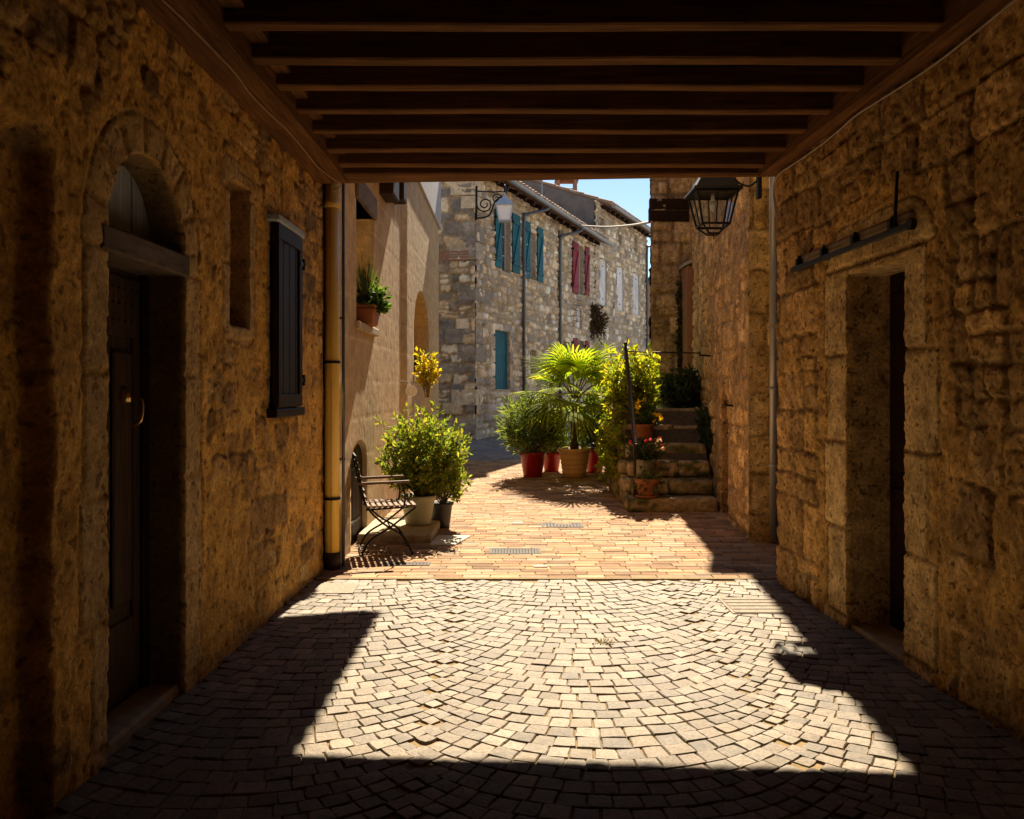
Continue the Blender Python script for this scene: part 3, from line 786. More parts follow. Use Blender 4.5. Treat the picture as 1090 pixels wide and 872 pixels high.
for a, b, z0, z1 in ((9.25, 9.75, 3.72, 4.05), (10.15, 10.45, 3.86, 4.2)):
    mb = MB(); HW.box(mb, a, b, z0, z1, -.1, .16, .02); mb.build('beam_end', M['door_black'], ph_r)
mb = MB(); HW.box(mb, 11.25, 16.34, 4.70, 7.4, -3, .085, .01); mb.build('upper_wall', M['greyrender'], ph_r)
mb = MB(); HW.box(mb, 6.65, 11.25, 4.74, 7.2, -3, -.02); mb.build('upper_wall', M['greyrender'], ph_r)
# deep tiled eave, just above the frame; it throws the square shade on the setts
mb = MB(); mb.col = (.36, .17, .09)
mb.hexa([(-1.6, 6.66, 4.62), (-.57, 6.66, 4.30), (-.57, 10.0, 4.30), (-1.6, 10.0, 4.62), (-1.6, 6.66, 4.70), (-.57, 6.66, 4.38), (-.57, 10.0, 4.38), (-1.6, 10.0, 4.70)])
for k in range(18): mb.tube([(-1.55, 6.76 + k * .19, 4.70), (-.55, 6.76 + k * .19, 4.39)], .07, 8)
mb.build('eave', M['tile'], ph_r, cols=True)
for k in range(6):
    mb = MB(); mb.bar((-1.6, 6.9 + k * .6, 4.56), (-.65, 6.9 + k * .6, 4.26), .07, .09); mb.build('rafter', M['beam'], ph_r)
mb = MB(); mb.box(-1.52, -.78, 8.02, 9.1, -.02, .085, .015); tag(mb.build('doorstep', M['concrete']), 'low worn stone doorstep at the cellar door beneath the shrub pot', 'step')
mb = MB(); mb.hexa([(-.80, 7.86, -.02), (-.55, 7.86, -.02), (-.42, 8.36, -.02), (-.76, 8.36, -.02), (-.80, 7.86, .016), (-.55, 7.86, .016), (-.42, 8.36, .016), (-.76, 8.36, .016)], .006)
tag(mb.build('paving_slab', M['paleslab']), 'bright pale slab set in the paving beside the doorstep', 'slab')

# ================================================================== RIGHT HOUSE, BUTTRESS
GOLD = [(.74, .50, .22), (.62, .42, .19), (.78, .55, .26), (.54, .36, .16), (.68, .49, .25)]
rh = root('stone_house', (2.6, 10, 0), 'golden rubble stone house on the right with corner stones and a narrow low door', 'house')
SW = Wall(2.38, 8.15, .104, 1, -1, .104)
ud = lambda d: (d - 8.15) * 1.0054
op_n = dict(f=arch(ud(9.48), ud(10.02), -.05, 1.28, .2), deep=.10, rcol=(.3, .2, .1))
masonry('wall', SW, 0, ud(14.2), -.05, 5.6, .024, M['stone'], GOLD, (.44, .31, .16), (.14, .34), (.18, .55), .3, .035, .02, .018, .024, .008, .3, [op_n], seed=41, parent=rh, cover=.12, cover_col=(.46, .32, .16))
FW = Wall(2.38, 8.14, 1, 0, 0, -1)
masonry('corner_stones', FW, -.03, 2.2, -.05, 5.6, .022, M['stone'], [(.88, .63, .26), (.80, .56, .24), (.92, .68, .32), (.70, .48, .20)], (.46, .32, .15), (.28, .46), (.35, .6), 0, .008, .016, .02, .022, .006, .15, seed=43, parent=rh)
mb = MB(); mb.hexa([(2.43, 8.175, 0), (6, 8.175, 0), (6, 16, 0), (3.35, 16, 0), (2.43, 8.175, 5.6), (6, 8.175, 5.6), (6, 16, 5.6), (3.33, 16, 5.6)]); mb.build('house_body', M['ochrewall'], rh)
mb = MB()
for k in range(4): SW.box(mb, ud(9.45) + k * .145, ud(9.45) + .14 + k * .145, -.04, 1.5, -.13, -.085, .004)
nd = mb.build('door', M['door'], rh)
mb = MB(); SW.box(mb, ud(9.5), ud(9.53), .7, .82, -.085, -.05); mb.build('handle', M['iron'], nd)
mb = MB(); mb.col = (.36, .17, .09)
e = [SW.pt(-.7, 5.5, .44), SW.pt(7.6, 5.5, .44), SW.pt(7.6, 6.3, -2.5), SW.pt(-.7, 6.3, -2.5)]
mb.hexa(e + [(p[0], p[1], p[2] + .09) for p in e])
for k in range(40): mb.tube([SW.pt(-.65 + k * .21, 5.6, .46), SW.pt(-.65 + k * .21, 6.4, -2.4)], .08, 8)
mb.build('roof', M['tile'], rh, cols=True)
mb = MB(); mb.box(3.2, 6.5, 6.7, 8.2, 0, 5); mb.build('side_wall', M['dark'], rh)  # unseen dark block added to stop light leaking through the alley
# thin rods on the wall
for (d, z, l) in ((9.1, 1.32, .10), (10.9, 1.95, .16)):
    mb = MB(); mb.tube([SW.pt(ud(d), z, 0), SW.pt(ud(d), z + .01, l)], .012, 6); mb.tube([SW.pt(ud(d), z, l), SW.pt(ud(d), z + .06, l + .01)], .01, 6); mb.build('wall_hook', M['iron'], rh)

bt = root('buttress_house', (2.6, 13.5, 1.2), 'tall block-built corner of the house behind the stairs, with timber lintel', 'house')
BW = Wall(2.29, 13.5, 1, 0, 0, -1)
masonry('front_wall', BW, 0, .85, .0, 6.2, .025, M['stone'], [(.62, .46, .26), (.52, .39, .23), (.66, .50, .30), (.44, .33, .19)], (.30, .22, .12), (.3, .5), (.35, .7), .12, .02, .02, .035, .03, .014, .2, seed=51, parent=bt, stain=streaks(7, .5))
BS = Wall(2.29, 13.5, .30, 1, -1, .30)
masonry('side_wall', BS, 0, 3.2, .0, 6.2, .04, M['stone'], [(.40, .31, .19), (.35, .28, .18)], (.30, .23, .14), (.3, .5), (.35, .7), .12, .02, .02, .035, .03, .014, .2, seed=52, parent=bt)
mb = MB(); mb.hexa([(2.38, 13.56, 0), (4, 13.56, 0), (4.5, 16.6, 0), (3.3, 16.6, 0), (2.38, 13.56, 6.2), (4, 13.56, 6.2), (4.5, 16.6, 6.2), (3.3, 16.6, 6.2)]); mb.build('house_body', M['dark'], bt)
zb0, zb1 = BW.z(715, 236), BW.z(715, 212)
mb = MB(); BW.box(mb, -.03, .8, zb0, (zb0 + zb1) / 2 - .01, -.1, .06, .012); BW.box(mb, -.02, .8, (zb0 + zb1) / 2 + .01, zb1, -.1, .05, .012); mb.build('timber_lintel', M['door_black'], bt)
mb = MB(); mb.col = (.36, .17, .09); mb.hexa([(2.1, 13.2, 6.2), (5, 13.2, 6.2), (5, 17, 6.2), (3.2, 17, 6.2), (2.1, 13.2, 6.32), (5, 13.2, 6.32), (5, 17, 6.32), (3.2, 17, 6.32)]); mb.build('roof', M['tile'], bt, cols=True)
# brick strip in the recess between buttress and house
mb = MB(); mb.box(2.78, 3.1, 13.0, 13.47, 1.1, EYE + (HY - 283) / FPX * 13); mb.build('brick_pier', M['oldbrick'], bt)
mb = MB(); mb.hexa([(2.74, 12.95, 3.47), (3.1, 12.95, 3.62), (3.1, 13.47, 3.62), (2.74, 13.47, 3.47), (2.74, 12.95, 3.52), (3.1, 12.95, 3.67), (3.1, 13.47, 3.67), (2.74, 13.47, 3.52)]); mb.build('pier_cap', M['greyrender'], bt)
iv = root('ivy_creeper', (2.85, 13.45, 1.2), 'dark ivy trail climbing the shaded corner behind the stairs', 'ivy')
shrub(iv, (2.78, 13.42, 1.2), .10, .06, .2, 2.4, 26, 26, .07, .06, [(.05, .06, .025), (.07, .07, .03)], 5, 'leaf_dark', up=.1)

# ================================================================== STAIRS
stair = root('stone_stairs', (2, 10.6, 0), 'worn mossy stone steps rising beside the golden house', 'stairs')
tops = [.162, .36, .57, .78, 1.02, 1.235]
STP = np.array([(.50, .38, .21), (.38, .30, .17), (.55, .42, .24), (.42, .33, .18)])
def stone_block(x0, x1, y0, y1, z0, z1, name, parent, seed, n=(14, 5, 4)):
    """one hewn stone: a gridded box with worn edges and an uneven face"""
    rng = np.random.RandomState(seed); V, F, C, idx = [], [], [], {}
    nx, ny, nz = n; r = .012; base = STP[seed % 4]
    def vid(i, j, k):
        if (i, j, k) not in idx:
            p = np.array([x0 + (x1 - x0) * i / nx, y0 + (y1 - y0) * j / ny, z0 + (z1 - z0) * k / nz])
            lo, hi = np.array([x0, y0, z0]) + r, np.array([x1, y1, z1]) - r
            c = np.clip(p, lo, hi); dd = p - c; L = np.linalg.norm(dd)
            if L > 1e-9: p = c + dd / L * r
            nn = lambda q, s: float(fbm(np.array([q[0] * 1.0 + q[2] * 2.3]), np.array([q[1] + q[2] * 1.7]), 6, 3, s)[0])
            p = p + np.array([nn(p, seed), nn(p, seed + 1), .8 * nn(p, seed + 2)]) * .010
            idx[(i, j, k)] = len(V); V.append(p)
            moss = 1 if nn(p * .6, seed + 5) > .30 else 0
            C.append(base * (.7 + .5 * rng.rand()) if not moss else np.array((.13, .13, .045)))
        return idx[(i, j, k)]
    for i in range(nx):
        for j in range(ny):
            F.append((vid(i, j, nz), vid(i + 1, j, nz), vid(i + 1, j + 1, nz), vid(i, j + 1, nz))); F.append((vid(i, j, 0), vid(i, j + 1, 0), vid(i + 1, j + 1, 0), vid(i + 1, j, 0)))
        for k in range(nz):
            F.append((vid(i, 0, k), vid(i + 1, 0, k), vid(i + 1, 0, k + 1), vid(i, 0, k + 1))); F.append((vid(i, ny, k), vid(i, ny, k + 1), vid(i + 1, ny, k + 1), vid(i + 1, ny, k)))
    for j in range(ny):
        for k in range(nz):
            F.append((vid(0, j, k), vid(0, j, k + 1), vid(0, j + 1, k + 1), vid(0, j + 1, k))); F.append((vid(nx, j, k), vid(nx, j + 1, k), vid(nx, j + 1, k + 1), vid(nx, j, k + 1)))
    return mesh_np(name, V, F, M['stepstone'], parent, np.array(C), True)
for i, t in enumerate(tops):
    y0 = 10.06 + .3 * i; z0 = (tops[i - 1] + .014 if i else -.02); xl = 1.42 if i == 0 else 1.52; xr = 2.53 - (0 if i == 0 else .02) + .104 * (y0 - 10.06)
    y1 = y0 + .40 if i < 5 else 13.5
    cut = xl + (xr - xl) * (.45 if i % 2 else .62)
    st = stone_block(xl, xr if i in (0, 3, 5) else cut, y0, y1, z0 - .004, t, 'step', stair, 60 + i)
    if i not in (0, 3, 5): stone_block(cut + .012, xr, y0 + .012, y1, z0 - .004, t - .008, 'step', stair, 80 + i, (8, 5, 4))
    for q in range(2 if i > 2 else 1):   # side stones below each tread
        pass
mb = MB(); mb.col = (.10, .08, .05); mb.hexa([(1.56, 10.3, -.02), (2.6, 10.3, -.02), (2.75, 13.5, -.02), (1.56, 13.5, -.02), (1.56, 11.5, 1.2), (2.6, 11.5, 1.2), (2.75, 13.5, 1.2), (1.56, 13.5, 1.2)]); mb.build('stair_core', M['stepstone'], stair, cols=True)
k = 0
for i in range(5):
    y = 10.22 + .3 * i; zt = 0
    while zt < tops[i] - .05:
        h = min(random.uniform(.17, .26), tops[i] - zt); stone_block(1.44 + random.uniform(-.015, .015), 1.60, y, y + .31, zt - .01, zt + h - .012, 'side_stone', stair, 100 + k, (4, 6, 4)); zt += h; k += 1
for z in (0, .25, .5, .75, 1.0): stone_block(1.46, 1.60, 11.72, 12.6, z, z + .24, 'side_stone', stair, 140 + int(z * 10), (4, 12, 4))

rl = root('handrail', (1.55, 10.9, .8), 'dark iron handrail sloping down beside the stone steps', 'handrail')
mb = MB(); mb.tube(smooth_path([(1.60, 11.6, 2.07), (1.60, 11.5, 2.05), (1.57, 10.9, 1.49), (1.54, 10.25, .88), (1.54, 10.18, .82)], 5), .026, 10); mb.build('rail', M['rust'], rl, True)
mb = MB(); mb.tube([(1.60, 11.55, 1.2), (1.60, 11.55, 2.12)], .02, 8); mb.lathe((1.6, 11.55, 2.12), [(.012, 0), (.028, .02), (.028, .04), (.001, .06)], 10); mb.build('post', M['rust'], rl, True)
mb = MB(); mb.tube([(1.54, 10.27, .14), (1.54, 10.27, .9)], .018, 8); mb.build('post', M['rust'], rl, True)
mb = MB(); mb.tube([(1.60, 11.55, 2.04), (2.35, 11.9, 2.04), (2.9, 12.1, 2.04)], .010, 6); mb.build('top_rail', M['rust'], rl, True)

# ================================================================== POTS AND PLANTS
BRIGHT = [(.24, .29, .02), (.30, .31, .02), (.18, .24, .02), (.34, .31, .025), (.13, .18, .02)]
OLEA = [(.10, .15, .05), (.13, .18, .055), (.08, .12, .05), (.17, .21, .065)]
LUSH = [(.16, .22, .035), (.22, .25, .04), (.12, .17, .035), (.27, .27, .05), (.09, .13, .035)]
# shrub by the chair
def P(px, d): return (px - CX) / FPX * d
t = root('potted_shrub', (P(445, 8.62), 8.62, .085), 'bushy yellow-green shrub in a pale green pot beside the chair', 'potted plant')
pot(t, (P(445, 8.62), 8.62, .085), .13, .178, .31, 'greenpot', .045)
shrub(t, (P(450, 8.66), 8.66, .33), .47, .42, .04, .98, 240, 24, .064, .030, LUSH, 21, up=.40)
t = root('potted_shrub', (P(469, 8.98), 8.98, 0), 'leafy shrub in a small black plastic pot behind the pale green pot', 'potted plant')
pot(t, (P(469, 8.98), 8.98, .0), .10, .13, .27, 'blackpot')
shrub(t, (P(472, 9.0), 9.0, .25), .27, .26, .05, .66, 90, 18, .07, .034, LUSH, 22, up=.42)
# yellow standard tree
bx_, by_ = P(455, 10.9), 10.9
t = root('standard_tree', (bx_, by_, 0), 'small yellow-leaved tree on two thin pale stems against the plastered wall', 'tree')
mb = MB(); mb.tube(smooth_path([(bx_ - .03, by_, .2), (bx_ - .05, by_, .9), (bx_ - .02, by_, 1.55)], 5), .016, 7); mb.tube(smooth_path([(bx_ + .06, by_ + .03, .2), (bx_ + .05, by_, .9), (bx_ + .03, by_, 1.6)], 5), .013, 7); mb.build('trunk', M['palestem'], t, True)
pot(t, (bx_, by_, gz(by_)), .13, .17, .3, 'terracotta')
shrub(t, (bx_, by_, 1.40), .17, .16, .14, .66, 38, 15, .065, .036, [(.34, .27, .015), (.40, .30, .02), (.28, .26, .02)], 23, up=.3)
# wall medallion
t = root('hanging_disc', (-1.30, 10.6, 1.49), 'round pale ornament hanging from a hook on the plastered wall', 'ornament')
mb = MB(); c = Vector((-1.30, 10.6, 1.49))
for r_, q in ((.066, .010), (.042, .006), (.02, .012)):
    mb.tube([c + Vector((r_ * math.cos(a), 0, r_ * math.sin(a))) for a in np.linspace(0, 2 * math.pi, 25)], q, 6, False)
for a in np.linspace(0, 2 * math.pi, 13)[:-1]: mb.tube([c, c + Vector((.066 * math.cos(a), 0, .066 * math.sin(a)))], .007, 4)
mb.tube([c + Vector((0, .004, 0)), c + Vector((0, .012, 0))], .064, 24); mb.build('disc', M['milk'], t)
mb = MB(); mb.tube([c + Vector((0, 0, .066)), c + Vector((0, 0, .11)), Vector((-1.5, 10.6, 1.62))], .004, 5); mb.build('hook', M['iron'], t)
# window box pot
wx, wy, wz = -1.47, 8.42, 2.16
t = root('sill_planter', (wx, wy, wz), 'terracotta planter of chives and trailing green leaves on the niche window sill', 'potted plant')
mb = MB(); mb.hexa([(wx - .10, wy - .16, wz), (wx + .06, wy - .16, wz), (wx + .06, wy + .16, wz), (wx - .10, wy + .16, wz), (wx - .12, wy - .2, wz + .17), (wx + .09, wy - .2, wz + .17), (wx + .09, wy + .2, wz + .17), (wx - .12, wy + .2, wz + .17)], .012)
mb.hexa([(wx - .13, wy - .21, wz + .17), (wx + .1, wy - .21, wz + .17), (wx + .1, wy + .21, wz + .17), (wx - .13, wy + .21, wz + .17), (wx - .13, wy - .21, wz + .2), (wx + .1, wy - .21, wz + .2), (wx + .1, wy + .21, wz + .2), (wx - .13, wy + .21, wz + .2)], .006)
mb.build('pot', M['terracotta'], t)
shrub(t, (wx + .03, wy + .02, wz + .17), .18, .26, -.05, .24, 80, 14, .06, .035, [(.05, .10, .02), (.07, .13, .025), (.04, .08, .02)], 31, up=.35)
rng = np.random.RandomState(3); n = 46
shrub(t, (wx - .02, wy - .12, wz + .17), .08, .12, .12, .40, 50, 4, .16, .008, [(.06, .11, .03), (.09, .14, .04)], 33, up=.8, sr=.003, name='chives')
blossoms(t, [(wx + .02, wy - .08, wz + .60), (wx, wy + .06, wz + .57)], .025, [(.25, .12, .4)], 4)
# red flowers on the arch sill
t = root('sill_flowers', (-1.46, 12.6, 1.72), 'red flowering pot on the sill of the round wall arch', 'potted plant')
pot(t, (-1.44, 12.75, 1.72), .075, .095, .15, 'terracotta')
shrub(t, (-1.43, 12.75, 1.85), .12, .16, 0, .22, 30, 12, .05, .035, OLEA, 35)
blossoms(t, [(-1.36, 12.6, 1.98), (-1.38, 12.8, 2.02), (-1.34, 12.72, 1.9)], .04, [(.6, .02, .03)], 5)

def oleander(px, d, r0, r1, h, label, frx, fh, seed, shoots, flowers=0, z_low=.0, dx=0):
    x = P(px, d); z = gz(d)
    t = root('potted_oleander', (x, d, z), label, 'potted plant', 'oleanders in red pots')
    pot(t, (x, d, z), r0, r1, h, 'redpot', .05, .014)
    shrub(t, (x + dx, d, z + h - .06), frx, frx * .9, z_low, fh, shoots, 22, .14, .026, OLEA, seed, up=.38, spread=.25, sr=.007)
    if flowers:
        rr = np.random.RandomState(seed); blossoms(t, [(x + rr.uniform(-.25, .2), d + rr.uniform(-.4, 0), z + h + fh * rr.uniform(.55, .95)) for _ in range(flowers)], .035, [(.75, .5, .5), (.8, .65, .6)], seed)
    return t
oleander(567, 13.3, .15, .205, .40, 'largest oleander, wide and green, in the front left red pot', .56, 1.08, 41, 130, dx=-.02)
oleander(587, 13.95, .12, .165, .33, 'low oleander in the small red pot between the big pots', .30, .62, 42, 55)
oleander(633, 13.8, .13, .17, .40, 'pale flowered oleander in the red pot behind the stairs side', .40, 1.05, 43, 80, 6)

# palm
pxx, pd = P(611.5, 13.3), 13.3; pz = gz(pd)
t = root('potted_palm', (pxx, pd, pz), 'fan palm with sunlit yellow-green fronds in a large ochre pot', 'potted palm')
pot(t, (pxx, pd, pz), .185, .255, .46, 'ochrepot', .055, .016, bands=4)
mb = MB(); prof = []
for k in range(30): prof.append((.062 + .012 * (k % 2) + random.uniform(-.006, .008) - .0006 * k, .40 + k * .027))
mb.lathe((pxx, pd, pz), prof, 14, True, .12); tk = mb.build('trunk', M['bark'], t)
def fan(base, az, el, plen, fr, nleaf, seed, droop):
    rg = random.Random(seed); mb = MB(); lf = MB()
    d = Vector((math.cos(az) * math.cos(el), math.sin(az) * math.cos(el), math.sin(el)))
    b = Vector(base); hub = b + d * plen + Vector((0, 0, -.06 * plen * 4 * (1 - abs(math.sin(el)))))
    mb.tube([b, b + (hub - b) * .5 + Vector((0, 0, .03)), hub], [.010, .008, .006], 5)
    side = d.cross(Vector((0, 0, 1))); side = side.normalized() if side.length > .01 else Vector((1, 0, 0))
    fd = (d + Vector((0, 0, -.35))).normalized(); nrm = side.cross(fd).normalized()
    for i in range(nleaf):
        a = (i / (nleaf - 1) - .5) * R(250); L = fr * (.72 + .28 * math.cos(a * .6)) * rg.uniform(.9, 1.06)
        ld = (fd * math.cos(a) + side * math.sin(a)).normalized(); ws = ld.cross(nrm).normalized(); w = .033 * rg.uniform(.85, 1.1)
        c = np.array(random.choice([(.20, .29, .02), (.28, .34, .025), (.15, .23, .02), (.33, .36, .03)])) * rg.uniform(.75, 1.1)
        lf.col = tuple(c); pts = []
        for s, wf in ((0.0, .25), (.3, .9), (.6, 1.0), (.85, .6), (1.0, .06)):
            p = hub + ld * L * s + Vector((0, 0, -droop * L * s ** 2.6)) + nrm * .05 * s * math.sin(a)
            pts.append((p - ws * w * wf / 2, p + nrm * w * .18 * wf, p + ws * w * wf / 2))
        V = [q for tr in pts for q in tr]; F = []
        for s in range(4):
            F += [(s * 3, s * 3 + 1, s * 3 + 4, s * 3 + 3), (s * 3 + 1, s * 3 + 2, s * 3 + 5, s * 3 + 4)]
        lf.add(V, F)
    f = lf.build('frond', M['frond'], t, True, True); mb.build('leaf_stalk', M['stem'], f)
top = (pxx, pd, pz + 1.17)
for k in range(30):
    az = k * 2.399 + .3; el = R([74, 58, 46, 32, 18, 2][k * 6 // 30] + random.uniform(-9, 9))
    fan((top[0] + .03 * math.cos(az), top[1] + .03 * math.sin(az), top[2] + (.1 if el > .6 else 0)), az, el, random.uniform(.50, .68), random.uniform(.56, .68), 28, k, random.uniform(.10, .40))

# climber over the stair side
t = root('climbing_shrub', (1.5, 11.6, 0), 'large yellow-green climber tumbling over the side of the stairs', 'climber')
shrub(t, (1.70, 11.75, 1.10), .42, .45, -.05, 1.12, 120, 17, .10, .045, BRIGHT, 51, up=.35, spread=.5)
shrub(t, (1.40, 11.5, .55), .20, .65, -.5, .75, 130, 14, .065, .045, BRIGHT, 52, up=.2, spread=.6, name='trailing_foliage')
shrub(t, (1.75, 11.85, 1.3), .32, .3, -.1, .42, 70, 20, .14, .03, BRIGHT, 54, up=.45, spread=.5, name='long_leaves')
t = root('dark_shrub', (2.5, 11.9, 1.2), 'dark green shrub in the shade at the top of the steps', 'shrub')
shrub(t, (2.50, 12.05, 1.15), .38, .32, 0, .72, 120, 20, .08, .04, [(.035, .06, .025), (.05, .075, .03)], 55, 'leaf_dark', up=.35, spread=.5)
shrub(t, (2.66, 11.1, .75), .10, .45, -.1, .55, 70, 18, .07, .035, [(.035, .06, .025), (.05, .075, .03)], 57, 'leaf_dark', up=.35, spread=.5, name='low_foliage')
# pots on the steps
t = root('potted_flowers', (1.68, 10.19, .165), 'terracotta pot with trailing pale leaves on the lowest step', 'potted plant', 'flower pots on the stone steps')
pot(t, (1.68, 10.20, .165), .10, .14, .235, 'terracotta', .05)
mb = MB(); mb.lathe((1.68, 10.20, .160), [(.12, 0), (.15, .02), (.145, .03), (.1, .028)], 20); mb.build('saucer', M['terracotta'], t, True)
shrub(t, (1.69, 10.18, .37), .19, .17, -.17, .15, 46, 9, .05, .034, [(.12, .15, .04), (.20, .22, .09), (.08, .12, .03)], 61, up=.2)
t = root('potted_flowers', (1.72, 10.53, .36), 'grey stone pot of pink and red blossoms on the second step', 'potted plant', 'flower pots on the stone steps')
pot(t, (1.71, 10.53, .36), .11, .125, .25, 'greypot', .03)
shrub(t, (1.70, 10.52, .58), .22, .18, -.02, .34, 80, 12, .055, .03, [(.05, .08, .03), (.07, .10, .035)], 62, 'leaf_dark', up=.35)
rr = np.random.RandomState(6)
blossoms(t, [(1.70 + rr.uniform(-.22, .22), 10.42 + rr.uniform(-.08, .1), .68 + rr.uniform(0, .26)) for _ in range(9)], .03, [(.6, .03, .08), (.75, .1, .2)], 7)
blossoms(t, [(1.86 + rr.uniform(-.06, .06), 10.40 + rr.uniform(-.06, .06), .70 + rr.uniform(0, .22)) for _ in range(7)], .035, [(.8, .55, .55), (.85, .75, .7)], 8, 'pale_blossom')
t = root('potted_flowers', (1.75, 11.1, .78), 'dark red pot of yellow blossoms on the fourth step', 'potted plant', 'flower pots on the stone steps')
pot(t, (1.76, 11.08, .78), .12, .155, .26, 'terracotta')
shrub(t, (1.77, 11.06, 1.0), .20, .17, -.03, .34, 80, 12, .06, .035, [(.06, .10, .03), (.10, .14, .03)], 63, up=.35)
blossoms(t, [(1.72 + rr.uniform(-.08, .06), 10.93 + rr.uniform(-.06, .06), 1.16 + rr.uniform(0, .24)) for _ in range(6)] + [(1.94 + rr.uniform(-.05, .06), 10.95, 1.05 + rr.uniform(0, .16)) for _ in range(6)], .042, [(.85, .60, .02), (.9, .7, .05)], 9)

# ================================================================== CHAIR
ch = root('garden_chair', (-1.17, 7.63, 0), 'folding garden armchair with dark slats and black iron frame by the cellar door', 'chair')
ca, sa = math.cos(R(14)), math.sin(R(14))
def cp(f, s, z): return (-1.17 + f * ca - s * sa, 7.63 + f * sa + s * ca, z)   # forward, sideways, up
for s in (-.215, .215):
    mb = MB(); mb.tube(smooth_path([cp(-.30, s, .91), cp(-.255, s, .70), cp(-.20, s, .46), cp(-.06, s, .30), cp(.13, s, .17), cp(.22, s, .0)], 6), .0095, 8); mb.build('leg', M['iron'], ch, True)
    s2 = s * .88
    mb = MB(); mb.tube(smooth_path([cp(-.24, s2, .0), cp(-.16, s2, .14), cp(.02, s2, .25), cp(.19, s2, .38), cp(.24, s2, .42), cp(.23, s2, .445), cp(.16, s2, .43), cp(-.2, s2, .415)], 6), .009, 8); mb.build('leg', M['iron'], ch, True)
    mb = MB(); mb.tube(smooth_path([cp(.13, s * 1.03, .42), cp(.15, s * 1.05, .52), cp(.12, s * 1.05, .645)], 5), .008, 8); mb.build('arm_support', M['iron'], ch, True)
    mb = MB(); mb.hexa([cp(-.275, s * 1.08 - .02, .645), cp(.19, s * 1.08 - .026, .655), cp(.19, s * 1.08 + .026, .655), cp(-.275, s * 1.08 + .02, .645), cp(-.275, s * 1.08 - .02, .668), cp(.19, s * 1.08 - .026, .678), cp(.19, s * 1.08 + .026, .678), cp(-.275, s * 1.08 + .02, .668)], .006); mb.build('armrest', M['slat'], ch)
mb = MB()
for k in range(9):
    f = -.20 + k * .052; mb.hexa([cp(f, -.235, .436), cp(f + .036, -.235, .436), cp(f + .036, .235, .436), cp(f, .235, .436), cp(f, -.235, .454), cp(f + .036, -.235, .454), cp(f + .036, .235, .454), cp(f, .235, .454)], .004)
mb.build('seat', M['slat'], ch)
mb = MB()
for k in range(7):
    z = .50 + k * .062; f = -.205 - (z - .46) * .235
    mb.hexa([cp(f + .012, -.225, z), cp(f + .027, -.225, z), cp(f + .027, .225, z), cp(f + .012, .225, z), cp(f, -.225, z + .036), cp(f + .015, -.225, z + .036), cp(f + .015, .225, z + .036), cp(f, .225, z + .036)], .003)
mb.build('backrest', M['slat'], ch)
mb = MB(); mb.tube([cp(.02, -.2, .25), cp(.02, .2, .25)], .007, 6); mb.tube([cp(-.24, -.19, .03), cp(-.24, .19, .03)], .007, 6); mb.tube([cp(.19, -.215, .06), cp(.19, .215, .06)], .007, 6); mb.build('stretcher', M['iron'], ch)

# ================================================================== DRAINS
def grate(px, py, w, dep, label, bars=12):
    d = EYE * FPX / (py - HY); x = P(px, d)
    t = root('drain_grate', (x, d, 0), label, 'drain')
    mb = MB(); y0, y1, x0, x1 = d - dep / 2, d + dep / 2, x - w / 2, x + w / 2
    for a in ((x0, x1, y0, y0 + .03), (x0, x1, y1 - .03, y1), (x0, x0 + .03, y0 + .03, y1 - .03), (x1 - .03, x1, y0 + .03, y1 - .03)): mb.box(*a, -.03, .005, .0015)
    mb.build('frame', M['grate'], t)
    mb = MB(); s = (w - .06) / bars
    for k in range(bars): mb.box(x0 + .03 + s * k + s * .18, x0 + .03 + s * (k + 1) - s * .18, y0 + .03, y1 - .03, -.02, .003, .001)
    mb.build('bars', M['grate'], t)
    mb = MB(); mb.add([(x0 + .03, y0 + .03, .0022), (x1 - .03, y0 + .03, .0022), (x1 - .03, y1 - .03, .0022), (x0 + .03, y1 - .03, .0022)], [(0, 1, 2, 3)]); mb.build('pit', M['dark'], t)
grate(548, 587, .48, .26, 'wider iron drain grate, nearer one in the brick paving', 15)
grate(598, 559, .46, .30, 'iron drain grate further off, before the palm shadow', 11)
grate(432, 600.5, .42, .12, 'small dark drain grate beside the chair shadow', 12)
def plate_cover(px, py, w, dep, mat, label, nm='manhole_cover', lines=0):
    d = EYE * FPX / (py - HY); x = P(px, d)
    mb = MB(); mb.box(x - w / 2, x + w / 2, d - dep / 2, d + dep / 2, -.02, .006, .002)
    for k in range(lines): mb.box(x - w / 2 + .02, x + w / 2 - .02, d - dep / 2 + (k + .15) * dep / lines, d - dep / 2 + (k + .85) * dep / lines, .006, .010, .002)
    tag(mb.build(nm, M[mat]), label, 'cover')
plate_cover(802, 645, .40, .42, 'coverstone', 'ribbed stone cover let into the setts by the right wall', lines=5)
plate_cover(358, 627, .30, .30, 'coverstone', 'square cover let into the setts below the yellow drainpipe', lines=0)
plate_cover(575, 603, .12, .07, 'coverpale', 'small pale valve cover nearer the setts', 'valve_cover')
plate_cover(551, 557, .12, .11, 'coverpale', 'small pale valve cover left of the far drain grate', 'valve_cover')
t = root('weed_tuft', (.52, 4.8, 0), 'dry weed tuft growing between the sunlit setts', 'weed')
shrub(t, (P(643, 4.84), 4.84, -.005), .07, .035, .0, .012, 30, 3, .028, .006, [(.13, .09, .04), (.09, .07, .03)], 71, up=.5, stems=False)

